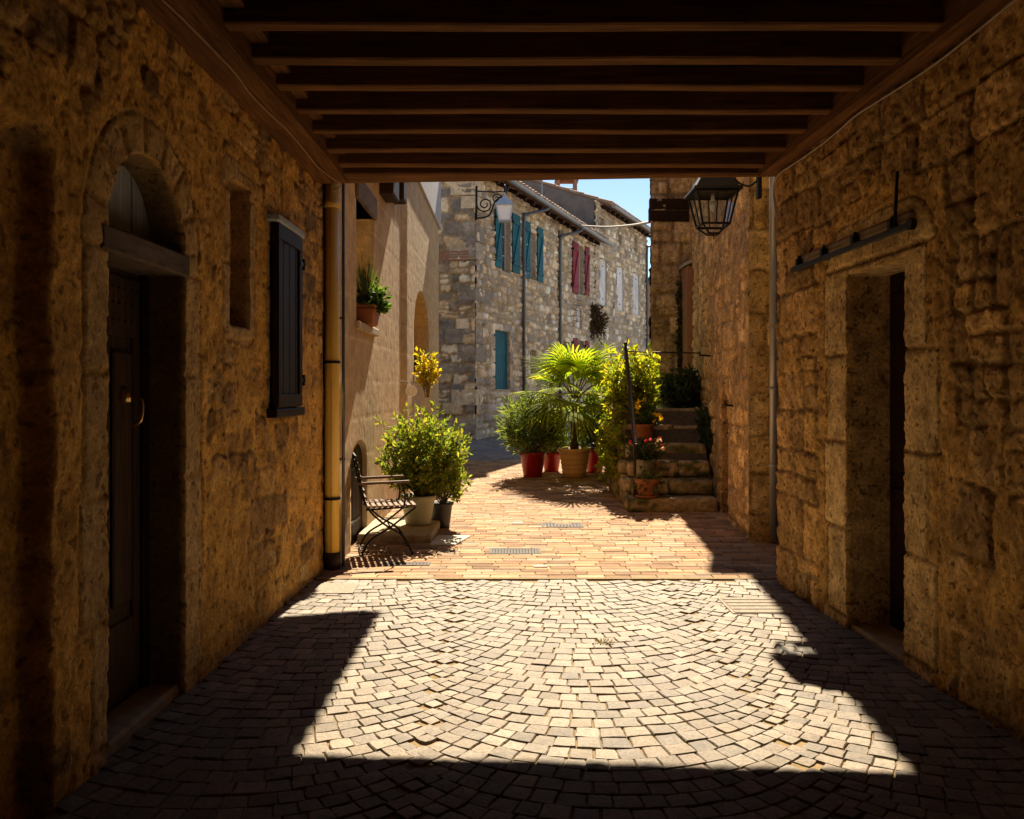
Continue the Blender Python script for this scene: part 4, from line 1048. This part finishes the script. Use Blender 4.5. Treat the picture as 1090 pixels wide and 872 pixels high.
# ================================================================== LANTERN
LX, LY, LZ = 1.945, 7.93, 3.055
t = root('wall_lantern', (LX, LY, LZ), 'black four-sided iron lantern hanging from its bracket under the passage end', 'lantern')
wb, wt, zb, zt = .115, .172, LZ + .03, LZ + .30
mb = MB()
for sx, sy in ((-1, -1), (1, -1), (1, 1), (-1, 1)):
    mb.bar((LX + sx * wb, LY + sy * wb, zb), (LX + sx * wt, LY + sy * wt, zt), .016, .016, (0, 1, 0.01))
for w, z in ((wb, zb), (wt, zt)):
    for a, b in (((-1, -1), (1, -1)), ((1, -1), (1, 1)), ((1, 1), (-1, 1)), ((-1, 1), (-1, -1))):
        mb.bar((LX + a[0] * w, LY + a[1] * w, z), (LX + b[0] * w, LY + b[1] * w, z), .018, .018)
for s_ in (-1, 1):
    mb.bar((LX, LY + s_ * wb, zb), (LX, LY + s_ * wt, zt), .010, .010, (1, 0, 0)); mb.bar((LX + s_ * wb, LY, zb), (LX + s_ * wt, LY, zt), .010, .010, (0, 1, 0))
for sx, sy in ((-1, -1), (1, -1), (1, 1), (-1, 1)): mb.bar((LX + sx * wb, LY + sy * wb, zb), (LX + sx * .045, LY + sy * .045, LZ - .04), .012, .012, (0, 1, .01))
mb.box(LX - .05, LX + .05, LY - .05, LY + .05, LZ - .05, LZ - .035)
mb.build('frame', M['iron'], t)
mb = MB(); c4 = lambda w, z: [(LX - w, LY - w, z), (LX + w, LY - w, z), (LX + w, LY + w, z), (LX - w, LY + w, z)]
mb.hexa(c4(wt + .035, zt + .006) + c4(wt + .03, zt + .03)); mb.hexa(c4(wt + .012, zt + .03) + c4(.085, zt + .20)); mb.hexa(c4(.10, zt + .20) + c4(.09, zt + .222)); mb.hexa(c4(.06, zt + .222) + c4(.02, zt + .29))
mb.tube([(LX, LY, zt + .29), (LX, LY, zt + .36)], .012, 8); mb.build('cap', M['iron'], t)
mb = MB()
for a, b in (((-1, -1), (1, -1)), ((1, -1), (1, 1)), ((1, 1), (-1, 1)), ((-1, 1), (-1, -1))):
    mb.add([(LX + a[0] * wb, LY + a[1] * wb, zb), (LX + b[0] * wb, LY + b[1] * wb, zb), (LX + b[0] * wt, LY + b[1] * wt, zt), (LX + a[0] * wt, LY + a[1] * wt, zt)], [(0, 1, 2, 3)])
mb.build('pane', M['glass'], t)
mb = MB(); mb.lathe((LX, LY, LZ - .095), [(.001, 0), (.012, .008), (.016, .022), (.008, .034), (.014, .045)], 10); mb.build('finial', M['brass'], t, True)
mb = MB(); mb.tube([(LX, LY, zt + .02), (LX, LY, zt - .06)], .018, 8); mb.lathe((LX, LY, zt - .15), [(.001, 0), (.022, .015), (.028, .05), (.016, .09)], 10); mb.build('bulb', M['milk'], t, True)
mb = MB(); mb.tube(smooth_path([(LX, LY, zt + .36), (LX + .06, LY - .02, zt + .44), (LX + .2, LY - .06, zt + .40), (LX + .36, LY - .1, zt + .36)], 6), .012, 8)
mb.tube(smooth_path([(LX + .36, LY - .1, zt + .10), (LX + .28, LY - .09, zt + .05), (LX + .18, LY - .05, zt + .12), (LX + .14, LY - .04, zt + .3), (LX + .12, LY - .04, zt + .42)], 6), .009, 8)
mb.box(LX + .35, LX + .385, LY - .13, LY - .07, zt - .06, zt + .45, .004); mb.bar((LX + .37, LY - .1, zt + .3), (LX + .41, LY + .185, zt + .3), .02, .05)
mb.build('bracket', M['iron'], t, False); t.scale = (1.12, 1.12, 1.12)

# ================================================================== FAR HOUSES
FC = (-.904, 19.7); fd_ = (.459, 1); fn = (.909, -.417)
FWALL = Wall(*FC, *fd_, *fn)
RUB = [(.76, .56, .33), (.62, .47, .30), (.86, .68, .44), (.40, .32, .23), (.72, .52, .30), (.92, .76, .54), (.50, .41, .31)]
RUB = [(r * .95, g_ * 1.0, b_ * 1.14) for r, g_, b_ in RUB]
u1 = FWALL.u(594); u2 = FWALL.u(631); u3 = FWALL.u(688)
def O(pa, pb, ya, yb, **k):
    pm = (pa + pb) / 2
    d = dict(f=rect(FWALL.u(pa), FWALL.u(pb), FWALL.z(pm, yb), FWALL.z(pm, ya)), deep=.18, cx=(FWALL.u(pa) + FWALL.u(pb)) / 2, dress=.14, block=.35, rcol=(.5, .42, .32)); d.update(k); return d
def window(par, pa, pb, ya, yb):
    pm = (pa + pb) / 2; a, b, z0, z1 = FWALL.u(pa) - .03, FWALL.u(pb) + .03, FWALL.z(pm, yb) - .03, FWALL.z(pm, ya) + .03
    mb = MB(); w = .06
    for q in ((a, b, z0, z0 + .09), (a, b, z1 - .09, z1), (a, a + .08, z0 + .09, z1 - .09), (b - .08, b, z0 + .09, z1 - .09), ((a + b) / 2 - .03, (a + b) / 2 + .03, z0 + .09, z1 - .09)):
        FWALL.box(mb, *q, -.18, -.11, .006)
    for k in (1, 2): z = z0 + (z1 - z0) * k / 3; FWALL.box(mb, a + .08, b - .08, z - .015, z + .015, -.165, -.125)
    f = mb.build('window', M['frame'], par)
    mb = MB(); FWALL.quad(mb, a, b, z0, z1, -.15); mb.build('pane', M['pane'], f)
    mb = MB(); FWALL.box(mb, a - .12, b + .12, z0 - .07, z0 + .03, -.1, .06, .01); mb.build('sill', M['concrete'], f)
def shutter(par, pa, pb, ya, yb, mat, z_brace=True, h=.05, zr=None):
    pm = (pa + pb) / 2; a, b = FWALL.u(pa), FWALL.u(pb); z0, z1 = FWALL.z(pm, yb), FWALL.z(pm, ya)
    mb = MB(); n = max(2, int((b - a) / .13)); s = (b - a) / n
    for k in range(n): FWALL.box(mb, a + k * s + .002, a + (k + 1) * s - .002, z0, z1, h, h + .03, .005)
    if z_brace:
        for z in (z0 + (z1 - z0) * .15, z0 + (z1 - z0) * .85): FWALL.box(mb, a + .02, b - .02, z - .045, z + .045, h + .031, h + .055, .006)
        p, q = FWALL.pt(a + .05, z0 + (z1 - z0) * .19, h + .043), FWALL.pt(b - .05, z0 + (z1 - z0) * .81, h + .043)
        mb.bar(p, q, .024, .08, (0, 0, 1))
    s_ = mb.build('shutter', M[mat], par)
    mb = MB()
    for z in (z0 + (z1 - z0) * .15, z0 + (z1 - z0) * .85): FWALL.box(mb, a - .02, a + .05, z - .02, z + .02, .0, h + .058)
    mb.build('hinge', M['iron'], s_)
def roof_slab(par, ua, ub, ze0, slope, over, depth, verge=.15, drop=0.0):
    ZE = lambda u: ze0 - drop * u
    mb = MB(); rg = random.Random(int(ua * 10)); mb.col = (.22, .12, .075)
    e = [FWALL.pt(ua - verge, ZE(ua - verge), over), FWALL.pt(ub + verge, ZE(ub + verge), over), FWALL.pt(ub + verge, ZE(ub + verge) + slope * (over + depth), -depth), FWALL.pt(ua - verge, ZE(ua - verge) + slope * (over + depth), -depth)]
    mb.hexa(e + [(p[0], p[1], p[2] + .07) for p in e])
    n = int((ub - ua + 2 * verge) / .2)
    for k in range(n):
        u = ua - verge + .1 + k * .2; c = rg.choice([(.34, .20, .13), (.40, .27, .18), (.28, .18, .13), (.46, .34, .24)]); mb.col = c
        m_ = 7
        for j in range(m_):
            t0, t1 = j / m_, (j + 1) / m_ + .01
            f = lambda t, dz: FWALL.pt(u + rg.uniform(-.008, .008), ZE(u) + slope * (over + depth) * t + .085 + dz, over + .03 - (over + depth) * t)
            mb.tube([f(t0, .018), f(t1, 0)], [.085, .068], 8)
    mb.build('roof', M['tile'], par, cols=True)
    # a second slope beyond the ridge
    mb = MB(); mb.col = (.3, .18, .12); ze = ze0; zr = ze + slope * (over + depth) - drop * ua; q = [FWALL.pt(ua - verge, zr, -depth), FWALL.pt(ub + verge, zr - drop * (ub - ua), -depth), FWALL.pt(ub + verge, ze, -2 * depth), FWALL.pt(ua - verge, ze, -2 * depth)]
    mb.hexa(q + [(p[0], p[1], p[2] + .09) for p in q]); mb.build('back_roof', M['tile'], par, cols=True)
    n = int((ub - ua) / .55)
    mb = MB()
    for k in range(n + 1):
        u = ua + .1 + k * .55; ze = ZE(u); mb.bar(FWALL.pt(u, ze - .09 - .02, over - .06), FWALL.pt(u, ze - .09 + slope * (over + .1), -.1), .09, .11)
    r_ = mb.build('rafter_ends', M['door_black'], par)
def gutter(par, ua, ub, ze0, over, drop=0.0):
    mb = MB(); V, F = [], []
    for u in (ua, ub):
        ze = ze0 - drop * u
        for k in range(9):
            a = math.pi + math.pi * k / 8; V.append(FWALL.pt(u, ze + .02 + .075 * math.sin(a), over + .09 + .075 * math.cos(a)))
        for k in range(9):
            a = 2 * math.pi - math.pi * k / 8; V.append(FWALL.pt(u, ze + .02 + .066 * math.sin(a), over + .09 + .066 * math.cos(a)))
    n = 18
    for k in range(n): F.append((k, (k + 1) % n, n + (k + 1) % n, n + k))
    F += [tuple(range(n)), tuple(range(2 * n - 1, n - 1, -1))]
    mb.add(V, F); mb.build('gutter', M['gutter'], par)
def downpipe(par, px, ze, over, kick=True):
    u = FWALL.u(px); mb = MB()
    mb.tube(smooth_path([FWALL.pt(u + .75, ze - .06, over + .08), FWALL.pt(u + .72, ze - .2, over + .05), FWALL.pt(u + .15, ze - .42, .12), FWALL.pt(u, ze - .6, .09), FWALL.pt(u, ze - 2, .09)], 5) + [Vector(FWALL.pt(u, gz(FWALL.pt(u, 0)[1]), .09))], .045, 10); mb.build('downpipe', M['darkpipe'], par, True)

ZE1, ZE2, SL2 = 6.74, 7.80, .38
DROP = {'d': .036}
# house 1
h1 = root('stone_house', (*FC, gz(19.7)), 'rubble stone house with teal shutters and big corner stones', 'house')
ops = [O(533, 542.5, 232, 290), O(563, 569.5, 248, 298), O(525.5, 541.5, 352.5, 414.5, dress=.18), O(563, 570, 373, 398, dress=.1)]
masonry('wall', FWALL, 0, u1, -.1, ZE1 + .2, .034, M['farstone'], RUB, (.46, .34, .205), (.11, .26), (.14, .44), .2, .05, .032, .02, .055, .014, .3, ops, tint=.55, seed=71, parent=h1, stain=streaks(6.6, .25))
GW = Wall(*FC, -1, .12, -.12, -1)
def quoins(U, V, H, C, st):
    return H, C
masonry('end_wall', GW, -.02, 3.2, -.1, 9.2, .034, M['farstone'], [(.86, .70, .48), (.76, .58, .35), (.26, .23, .19), (.34, .29, .23), (.92, .78, .57), (.66, .49, .29), (.25, .22, .19)], (.40, .29, .17), (.16, .38), (.22, .62), .35, .05, .036, .02, .055, .014, .3, seed=73, parent=h1)
# corner stones, alternating long and short
rg = np.random.RandomState(5); z = .25; k = 0
V, F, C = [], [], []
while z < 6.9:
    h = rg.uniform(.26, .44); la, lb = (.62, .34) if k % 2 else (.34, .62)
    la *= rg.uniform(.85, 1.2); lb *= rg.uniform(.85, 1.2)
    base = np.array([(.46, .39, .29), (.32, .27, .21), (.70, .55, .36), (.38, .33, .26)][rg.randint(4)])
    q = [FWALL.pt(-.045, z, .0), FWALL.pt(lb, z, .055)]
    c0 = Vector((FC[0], FC[1] - .06, 0)) + Vector((.045, 0, 0))
    A = Vector(FC + (0,)); du = Vector((FWALL.d[0], FWALL.d[1], 0)); nn = Vector((FWALL.n[0], FWALL.n[1], 0)); dg = Vector((GW.d[0], GW.d[1], 0)); ng = Vector((GW.n[0], GW.n[1], 0))
    mbq = MB(); mbq.col = tuple(base)
    corner = A + nn * .05 + ng * .03
    pl = [corner, A + du * lb + nn * .055, A + du * lb - nn * .1, A + dg * la - ng * .1, A + dg * la + ng * .05]
    pl = [A + dg * la + ng * .05, corner, A + du * lb + nn * .05, A + du * lb - nn * .1, A + dg * la - ng * .1]
    if rg.rand() < .25: z += h; k += 1; continue
    b = len(V); g = .014
    V += [(p.x, p.y, z + g) for p in pl] + [(p.x, p.y, z + h - g) for p in pl]; C += [base] * 10
    F += [(b + i, b + (i + 1) % 5, b + 5 + (i + 1) % 5, b + 5 + i) for i in range(5)] + [(b + 4, b + 3, b + 2, b + 1, b), (b + 5, b + 6, b + 7, b + 8, b + 9)]
    mesh_np('corner_stone', V, F, M['farstone'], h1, np.array(C)); V, F, C = [], [], []
    z += h; k += 1

q0 = A - nn * .03 - ng * .03; bp = [q0, q0 + du * .6 - nn * .04, q0 + du * .6 + dg * 2 , q0 + dg * 2 - ng * .04]
mb = MB(); mb.hexa([(p.x, p.y, 0) for p in bp] + [(p.x, p.y, 6.9) for p in bp]); FWALL.box(mb, .3, u1, -.1, 6.8, -3, -.35); mb.build('house_body', M['dark'], h1)
mb = MB(); GW.box(mb, .15, .85, 4.62, 4.86, .0, .045, .02)
for q in range(4): GW.box(mb, .13, .8, 4.60 + q * .065, 4.65 + q * .065, .02, .055, .008)
mb.build('brick_patch', M['oldbrick'], h1)
roof_slab(h1, 0, u2, ZE1, .40, .42, 3.5, .35, .036); gutter(h1, -.3, u2 + .55, ZE1, .42, .036)
window(h1, 533, 542.5, 232, 290); window(h1, 563, 569.5, 248, 298); window(h1, 563, 570, 373, 398)
shutter(h1, 525, 531.8, 223, 285, 'teal'); shutter(h1, 543.2, 551, 228.5, 291, 'teal'); shutter(h1, 556.2, 562.2, 236, 296, 'teal'); shutter(h1, 569.8, 575.8, 243, 300.5, 'teal')
shutter(h1, 525.3, 541.7, 352, 415, 'teal', False, -.08)
mb = MB(); FWALL.box(mb, FWALL.u(520), FWALL.u(548), 3.33, 3.40, 0, .06, .01); FWALL.box(mb, FWALL.u(556), FWALL.u(592), 3.35, 3.42, 0, .07, .01); mb.build('stone_ledge', M['concrete'], h1)
downpipe(h1, 554.5, ZE1 - .05, .42); 
# house with red shutters shares the lower roof
h2 = root('stone_house', (*FWALL.pt(u1, 0)[:2], .5), 'narrow stone house with crimson shutters between the two larger houses', 'house')
ops = [O(614.5, 620.5, 262, 314), O(613, 618.3, 328, 349, dress=.08), O(613, 621, 363, 398, dress=.12), O(597, 605, 364, 400, dress=.12)]
masonry('wall', FWALL, u1 + .004, u2 + .15, 0, ZE1 + .2, .04, M['farstone'], RUB, (.44, .325, .195), (.12, .28), (.16, .45), .25, .05, .034, .02, .055, .014, .3, ops, tint=.55, seed=75, parent=h2)
mb = MB(); FWALL.box(mb, u1 + .01, u2 + .15, -.1, 6.6, -3, -.35); mb.build('house_body', M['dark'], h2)
window(h2, 614.5, 620.5, 262, 314); window(h2, 613, 621, 363, 398); window(h2, 597, 605, 364, 400)
shutter(h2, 607.8, 613.6, 258, 312, 'crimson'); shutter(h2, 620.8, 625.3, 263, 315, 'crimson')
shutter(h2, 607.8, 612.8, 360, 400, 'crimson'); shutter(h2, 621.0, 625.0, 363, 400, 'crimson'); shutter(h2, 613.2, 618.1, 327.5, 349.5, 'white', False, -.06)
downpipe(h2, 593.5, ZE1 - .17, .42)
# house with white shutters
h3 = root('stone_house', (*FWALL.pt(u2, 0)[:2], .7), 'tallest far stone house with three white shuttered windows', 'house')
ops = [O(638, 645, 276, 326), O(656, 663, 284, 331), O(673, 680, 291, 335), O(637.5, 643, 232, 246, dress=.05), O(657, 661, 249.5, 259, dress=.05), O(674.5, 678, 250, 267, dress=.05)]
masonry('wall', FWALL, u2 + .15, u3, 0, ZE2 + .12, .045, M['farstone'], RUB, (.44, .325, .195), (.12, .28), (.16, .45), .25, .05, .034, .02, .055, .014, .3, ops, tint=.55, seed=77, parent=h3)
mb = MB(); FWALL.box(mb, u2 + .2, u3, -.1, 7.9, -3, -.35); FWALL.box(mb, u3 - .1, u3, -.1, 7.9, -.4, 0); mb.build('house_body', M['dark'], h3)
GW3 = Wall(*FWALL.pt(u2 + .15, 0, .0)[:2], -fn[0], -fn[1], -fd_[0], -fd_[1])
mb = MB(); a0, a1 = GW3.pt(0, 6.2), GW3.pt(6.5, 6.2)
V = [GW3.pt(0, 6.0), GW3.pt(6.5, 6.0), GW3.pt(6.5, ZE2 + .2), GW3.pt(3.3, ZE2 + SL2 * 3.6), GW3.pt(0, ZE2 + .12)]
V2 = [GW3.pt(0, 6.0, -.2), GW3.pt(6.5, 6.0, -.2), GW3.pt(6.5, ZE2 + .2, -.2), GW3.pt(3.3, ZE2 + SL2 * 3.6, -.2), GW3.pt(0, ZE2 + .12, -.2)]
mb.add(V + V2, [(0, 1, 2, 3, 4), (9, 8, 7, 6, 5)]); mb.build('gable_wall', M['darkrender'], h3)
uv = FWALL.u(639)
roof_slab(h3, uv, u3 + .1, ZE2, SL2, .40, 3.3, .1); gutter(h3, uv - .05, u3 + .15, ZE2, .40)
for a, b, c, d_ in ((637.6, 645.2, 275.5, 326.5), (655.8, 663.2, 283.5, 331.5), (672.8, 680.2, 290.5, 335.5)):
    m_ = (a + b) / 2; shutter(h3, a, m_ - .1, c, d_ - 1, 'white', False, -.05); shutter(h3, m_ + .1, b, c + 1.2, d_, 'white', False, -.05)
for a, b, c, d_ in ((637.5, 643, 232, 246), (657, 661, 249.5, 259), (674.5, 678, 250, 267)):
    mb = MB(); FWALL.quad(mb, FWALL.u(a) - .05, FWALL.u(b) + .05, FWALL.z(a, d_) - .1, FWALL.z(a, c) + .1, -.16); mb.build('attic_opening', M['dark'], h3)
downpipe(h3, 686.5, ZE2, .40)
cx_, cy_ = P(603, 31), 31.0
chm = MB(); zc = EYE + (HY - 206) / FPX * 31; zt_ = EYE + (HY - 194) / FPX * 31
cw = .38; chm.box(cx_ - cw, cx_ + cw, cy_ - .3, cy_ + .3, zc - .8, zc + .12)
chim = chm.build('chimney', M['oldbrick'], h3)
chm = MB()
for sx in (-1, 1): chm.box(cx_ + sx * (cw - .06) - .06, cx_ + sx * (cw - .06) + .06, cy_ - .3, cy_ + .3, zc + .12, zt_ + .02)
chm.box(cx_ - cw - .06, cx_ + cw + .06, cy_ - .36, cy_ + .36, zt_ + .02, zt_ + .09); chm.build('chimney_cap', M['oldbrick'], chim)
# last house at the right
h4 = root('brick_house', (*FWALL.pt(u3 + .4, 0)[:2], .7), 'sliver of a reddish house past the white shuttered house', 'house')
mb = MB(); FWALL.box(mb, u3 + .25, u3 + 6, 0, 6.0, -.6, -.1); mb.build('wall', M['oldbrick'], h4)
mb = MB(); FWALL.box(mb, u3 + .25, u3 + 6, 6.0, 6.15, -.9, .2); mb.build('roof', M['darkrender'], h4)
# antenna
mb = MB(); ax, ay = P(577, 26), 26; mb.tube([(ax, ay, 7.5), (ax, ay, 9.4)], .018, 6); mb.tube([(ax - .25, ay, 9.2), (ax + .25, ay, 9.2)], .01, 5)
tag(mb.build('roof_antenna', M['gutter']), 'thin metal antenna pole on the tiled roof', 'antenna')
# dry vine
t = root('wall_vine', (*FWALL.pt(FWALL.u(629), 0)[:2], 3), 'brown vine hanging on the far stone house', 'vine')
vp = FWALL.pt(FWALL.u(629), FWALL.z(629, 345), .1)
shrub(t, (vp[0], vp[1], FWALL.z(629, 329)), .44, .2, -1.35, .2, 110, 18, .11, .05, [(.10, .055, .025), (.14, .075, .03), (.07, .055, .02)], 81, 'leaf_dark', up=.2, spread=.3)
vp = FWALL.pt(FWALL.u(611), 0, .1)
mb = MB()
for i in range(5): mb.bar(FWALL.pt(FWALL.u(608) + i * .18, FWALL.z(612, 342), .06), FWALL.pt(FWALL.u(608) + i * .18 + .0, FWALL.z(612, 320), .06), .012, .012); mb.bar(FWALL.pt(FWALL.u(608), FWALL.z(612, 342) + i * .17, .07), FWALL.pt(FWALL.u(608) + .75, FWALL.z(612, 342) + i * .17, .07), .012, .012)
mb.build('trellis', M['door_black'], t)
# overhead cable between houses
cable([(P(600, 28), 28 - .2, EYE + (HY - 240) / FPX * 28), (P(640, 22), 22, EYE + (HY - 241.5) / FPX * 22), (P(670, 17), 17, EYE + (HY - 240) / FPX * 17), (P(694, 13.45), 13.45, EYE + (HY - 236) / FPX * 13.45)], .022, 'pale cable slung across the street to the tall stone corner', 'palecable', 'overhead_cable')
# street lamp on the house corner
sx_, sy_ = P(537, 19.3), 19.3
zl0, zl1 = EYE + (HY - 236) / FPX * 19.3, EYE + (HY - 210) / FPX * 19.3
t = root('wall_lamp', (sx_, sy_, zl0), 'grey street lamp with white glass on a scrolled bracket at the house corner', 'street lamp')
c4 = lambda w, z: [(sx_ - w, sy_ - w, z), (sx_ + w, sy_ - w, z), (sx_ + w, sy_ + w, z), (sx_ - w, sy_ + w, z)]
zm = zl0 + (zl1 - zl0) * .62
mb = MB(); mb.hexa(c4(.12, zl0 + .03) + c4(.185, zm)); mb.build('glass', M['milk'], t)
mb = MB()
for a, b in ((-1, -1), (1, -1), (1, 1), (-1, 1)): mb.bar((sx_ + a * .123, sy_ + b * .123, zl0), (sx_ + a * .19, sy_ + b * .19, zm), .022, .022, (0, 1, .01))
mb.hexa(c4(.13, zl0) + c4(.13, zl0 + .03)); mb.hexa(c4(.225, zm) + c4(.21, zm + .03)); mb.hexa(c4(.20, zm + .03) + c4(.10, zm + .17)); mb.hexa(c4(.07, zm + .17) + c4(.03, zl1 + .05)); mb.lathe((sx_, sy_, zl1 + .05), [(.02, 0), (.035, .03), (.02, .06), (.001, .08)], 8)
mb.build('lamp_frame', M['lampgrey'], t)
bxm = FC[0] + .06; zb_ = zl1 - .12
mb = MB(); mb.bar((bxm, 19.45, zb_ - .38), (bxm, 19.45, zb_ + .42), .05, .05, (1, 0, 0))
mb.tube(smooth_path([(bxm, 19.45, zb_ - .35), (bxm + .3, 19.42, zb_ - .28), (bxm + .45, 19.4, zb_ + .05), (bxm + .7, 19.33, zb_ + .22), (sx_, sy_, zl1 + .28), (sx_, sy_, zl1 + .12)], 6), .02, 7)
def spiral(cx, cz, r, turns, st): return [(cx + r * (1 - .75 * i / 30) * math.cos(st + turns * 2 * math.pi * i / 30), 19.43, cz + r * (1 - .75 * i / 30) * math.sin(st + turns * 2 * math.pi * i / 30)) for i in range(31)]
mb.tube(spiral(bxm + .2, zb_ - .02, .19, 1.6, 3.1), .017, 6); mb.tube(spiral(bxm + .48, zb_ + .12, .12, 1.4, 0), .015, 6); mb.tube([(bxm, 19.45, zb_ + .3), (bxm + .4, 19.42, zb_ + .27), (bxm + .7, 19.35, zb_ + .28)], .016, 6)
mb.build('bracket', M['iron'], t, True)

# ================================================================== LIGHT, SKY, CAMERA
az, el = math.atan2(.075, 1), R(44)
w = bpy.data.worlds.new('World'); SC.world = w; w.use_nodes = True; nt = w.node_tree
sky = nt.nodes.new('ShaderNodeTexSky'); sky.sky_type = 'NISHITA'; sky.sun_disc = False; sky.sun_elevation = el; sky.sun_rotation = az
sky.air_density = 1.0; sky.dust_density = 0.0; sky.ozone_density = 1.0
nt.links.new(sky.outputs['Color'], nt.nodes['Background'].inputs['Color']); nt.nodes['Background'].inputs['Strength'].default_value = .052
ld = bpy.data.lights.new('sun', 'SUN'); ld.energy = 5.0; ld.angle = R(.53); ld.color = (1, .87, .67)
lo = bpy.data.objects.new('sun', ld); COL.objects.link(lo)
sv = Vector((math.sin(az) * math.cos(el), math.cos(az) * math.cos(el), math.sin(el))); lo.rotation_euler = (-sv).to_track_quat('-Z', 'Y').to_euler(); lo.location = (2, 20, 30)
cam = bpy.data.cameras.new('camera'); co = bpy.data.objects.new('camera', cam); COL.objects.link(co)
co.location = (0, 0, EYE); co.rotation_euler = (R(90), 0, 0); cam.sensor_width = 36; cam.lens = 36 * FPX / 1090; cam.shift_y = -(436 - HY) / 1090
cam.clip_start = .05; cam.clip_end = 2000; SC.camera = co
SC.view_settings.view_transform = 'Standard'; SC.view_settings.look = 'None'; SC.view_settings.exposure = 1.53; SC.view_settings.gamma = 1.0; SC.view_settings.use_curve_mapping = False
SC.render.engine = 'CYCLES'; SC.cycles.max_bounces = 10; SC.cycles.diffuse_bounces = 8; SC.cycles.transparent_max_bounces = 8; SC.cycles.use_denoising = True; SC.cycles.sample_clamp_indirect = 8
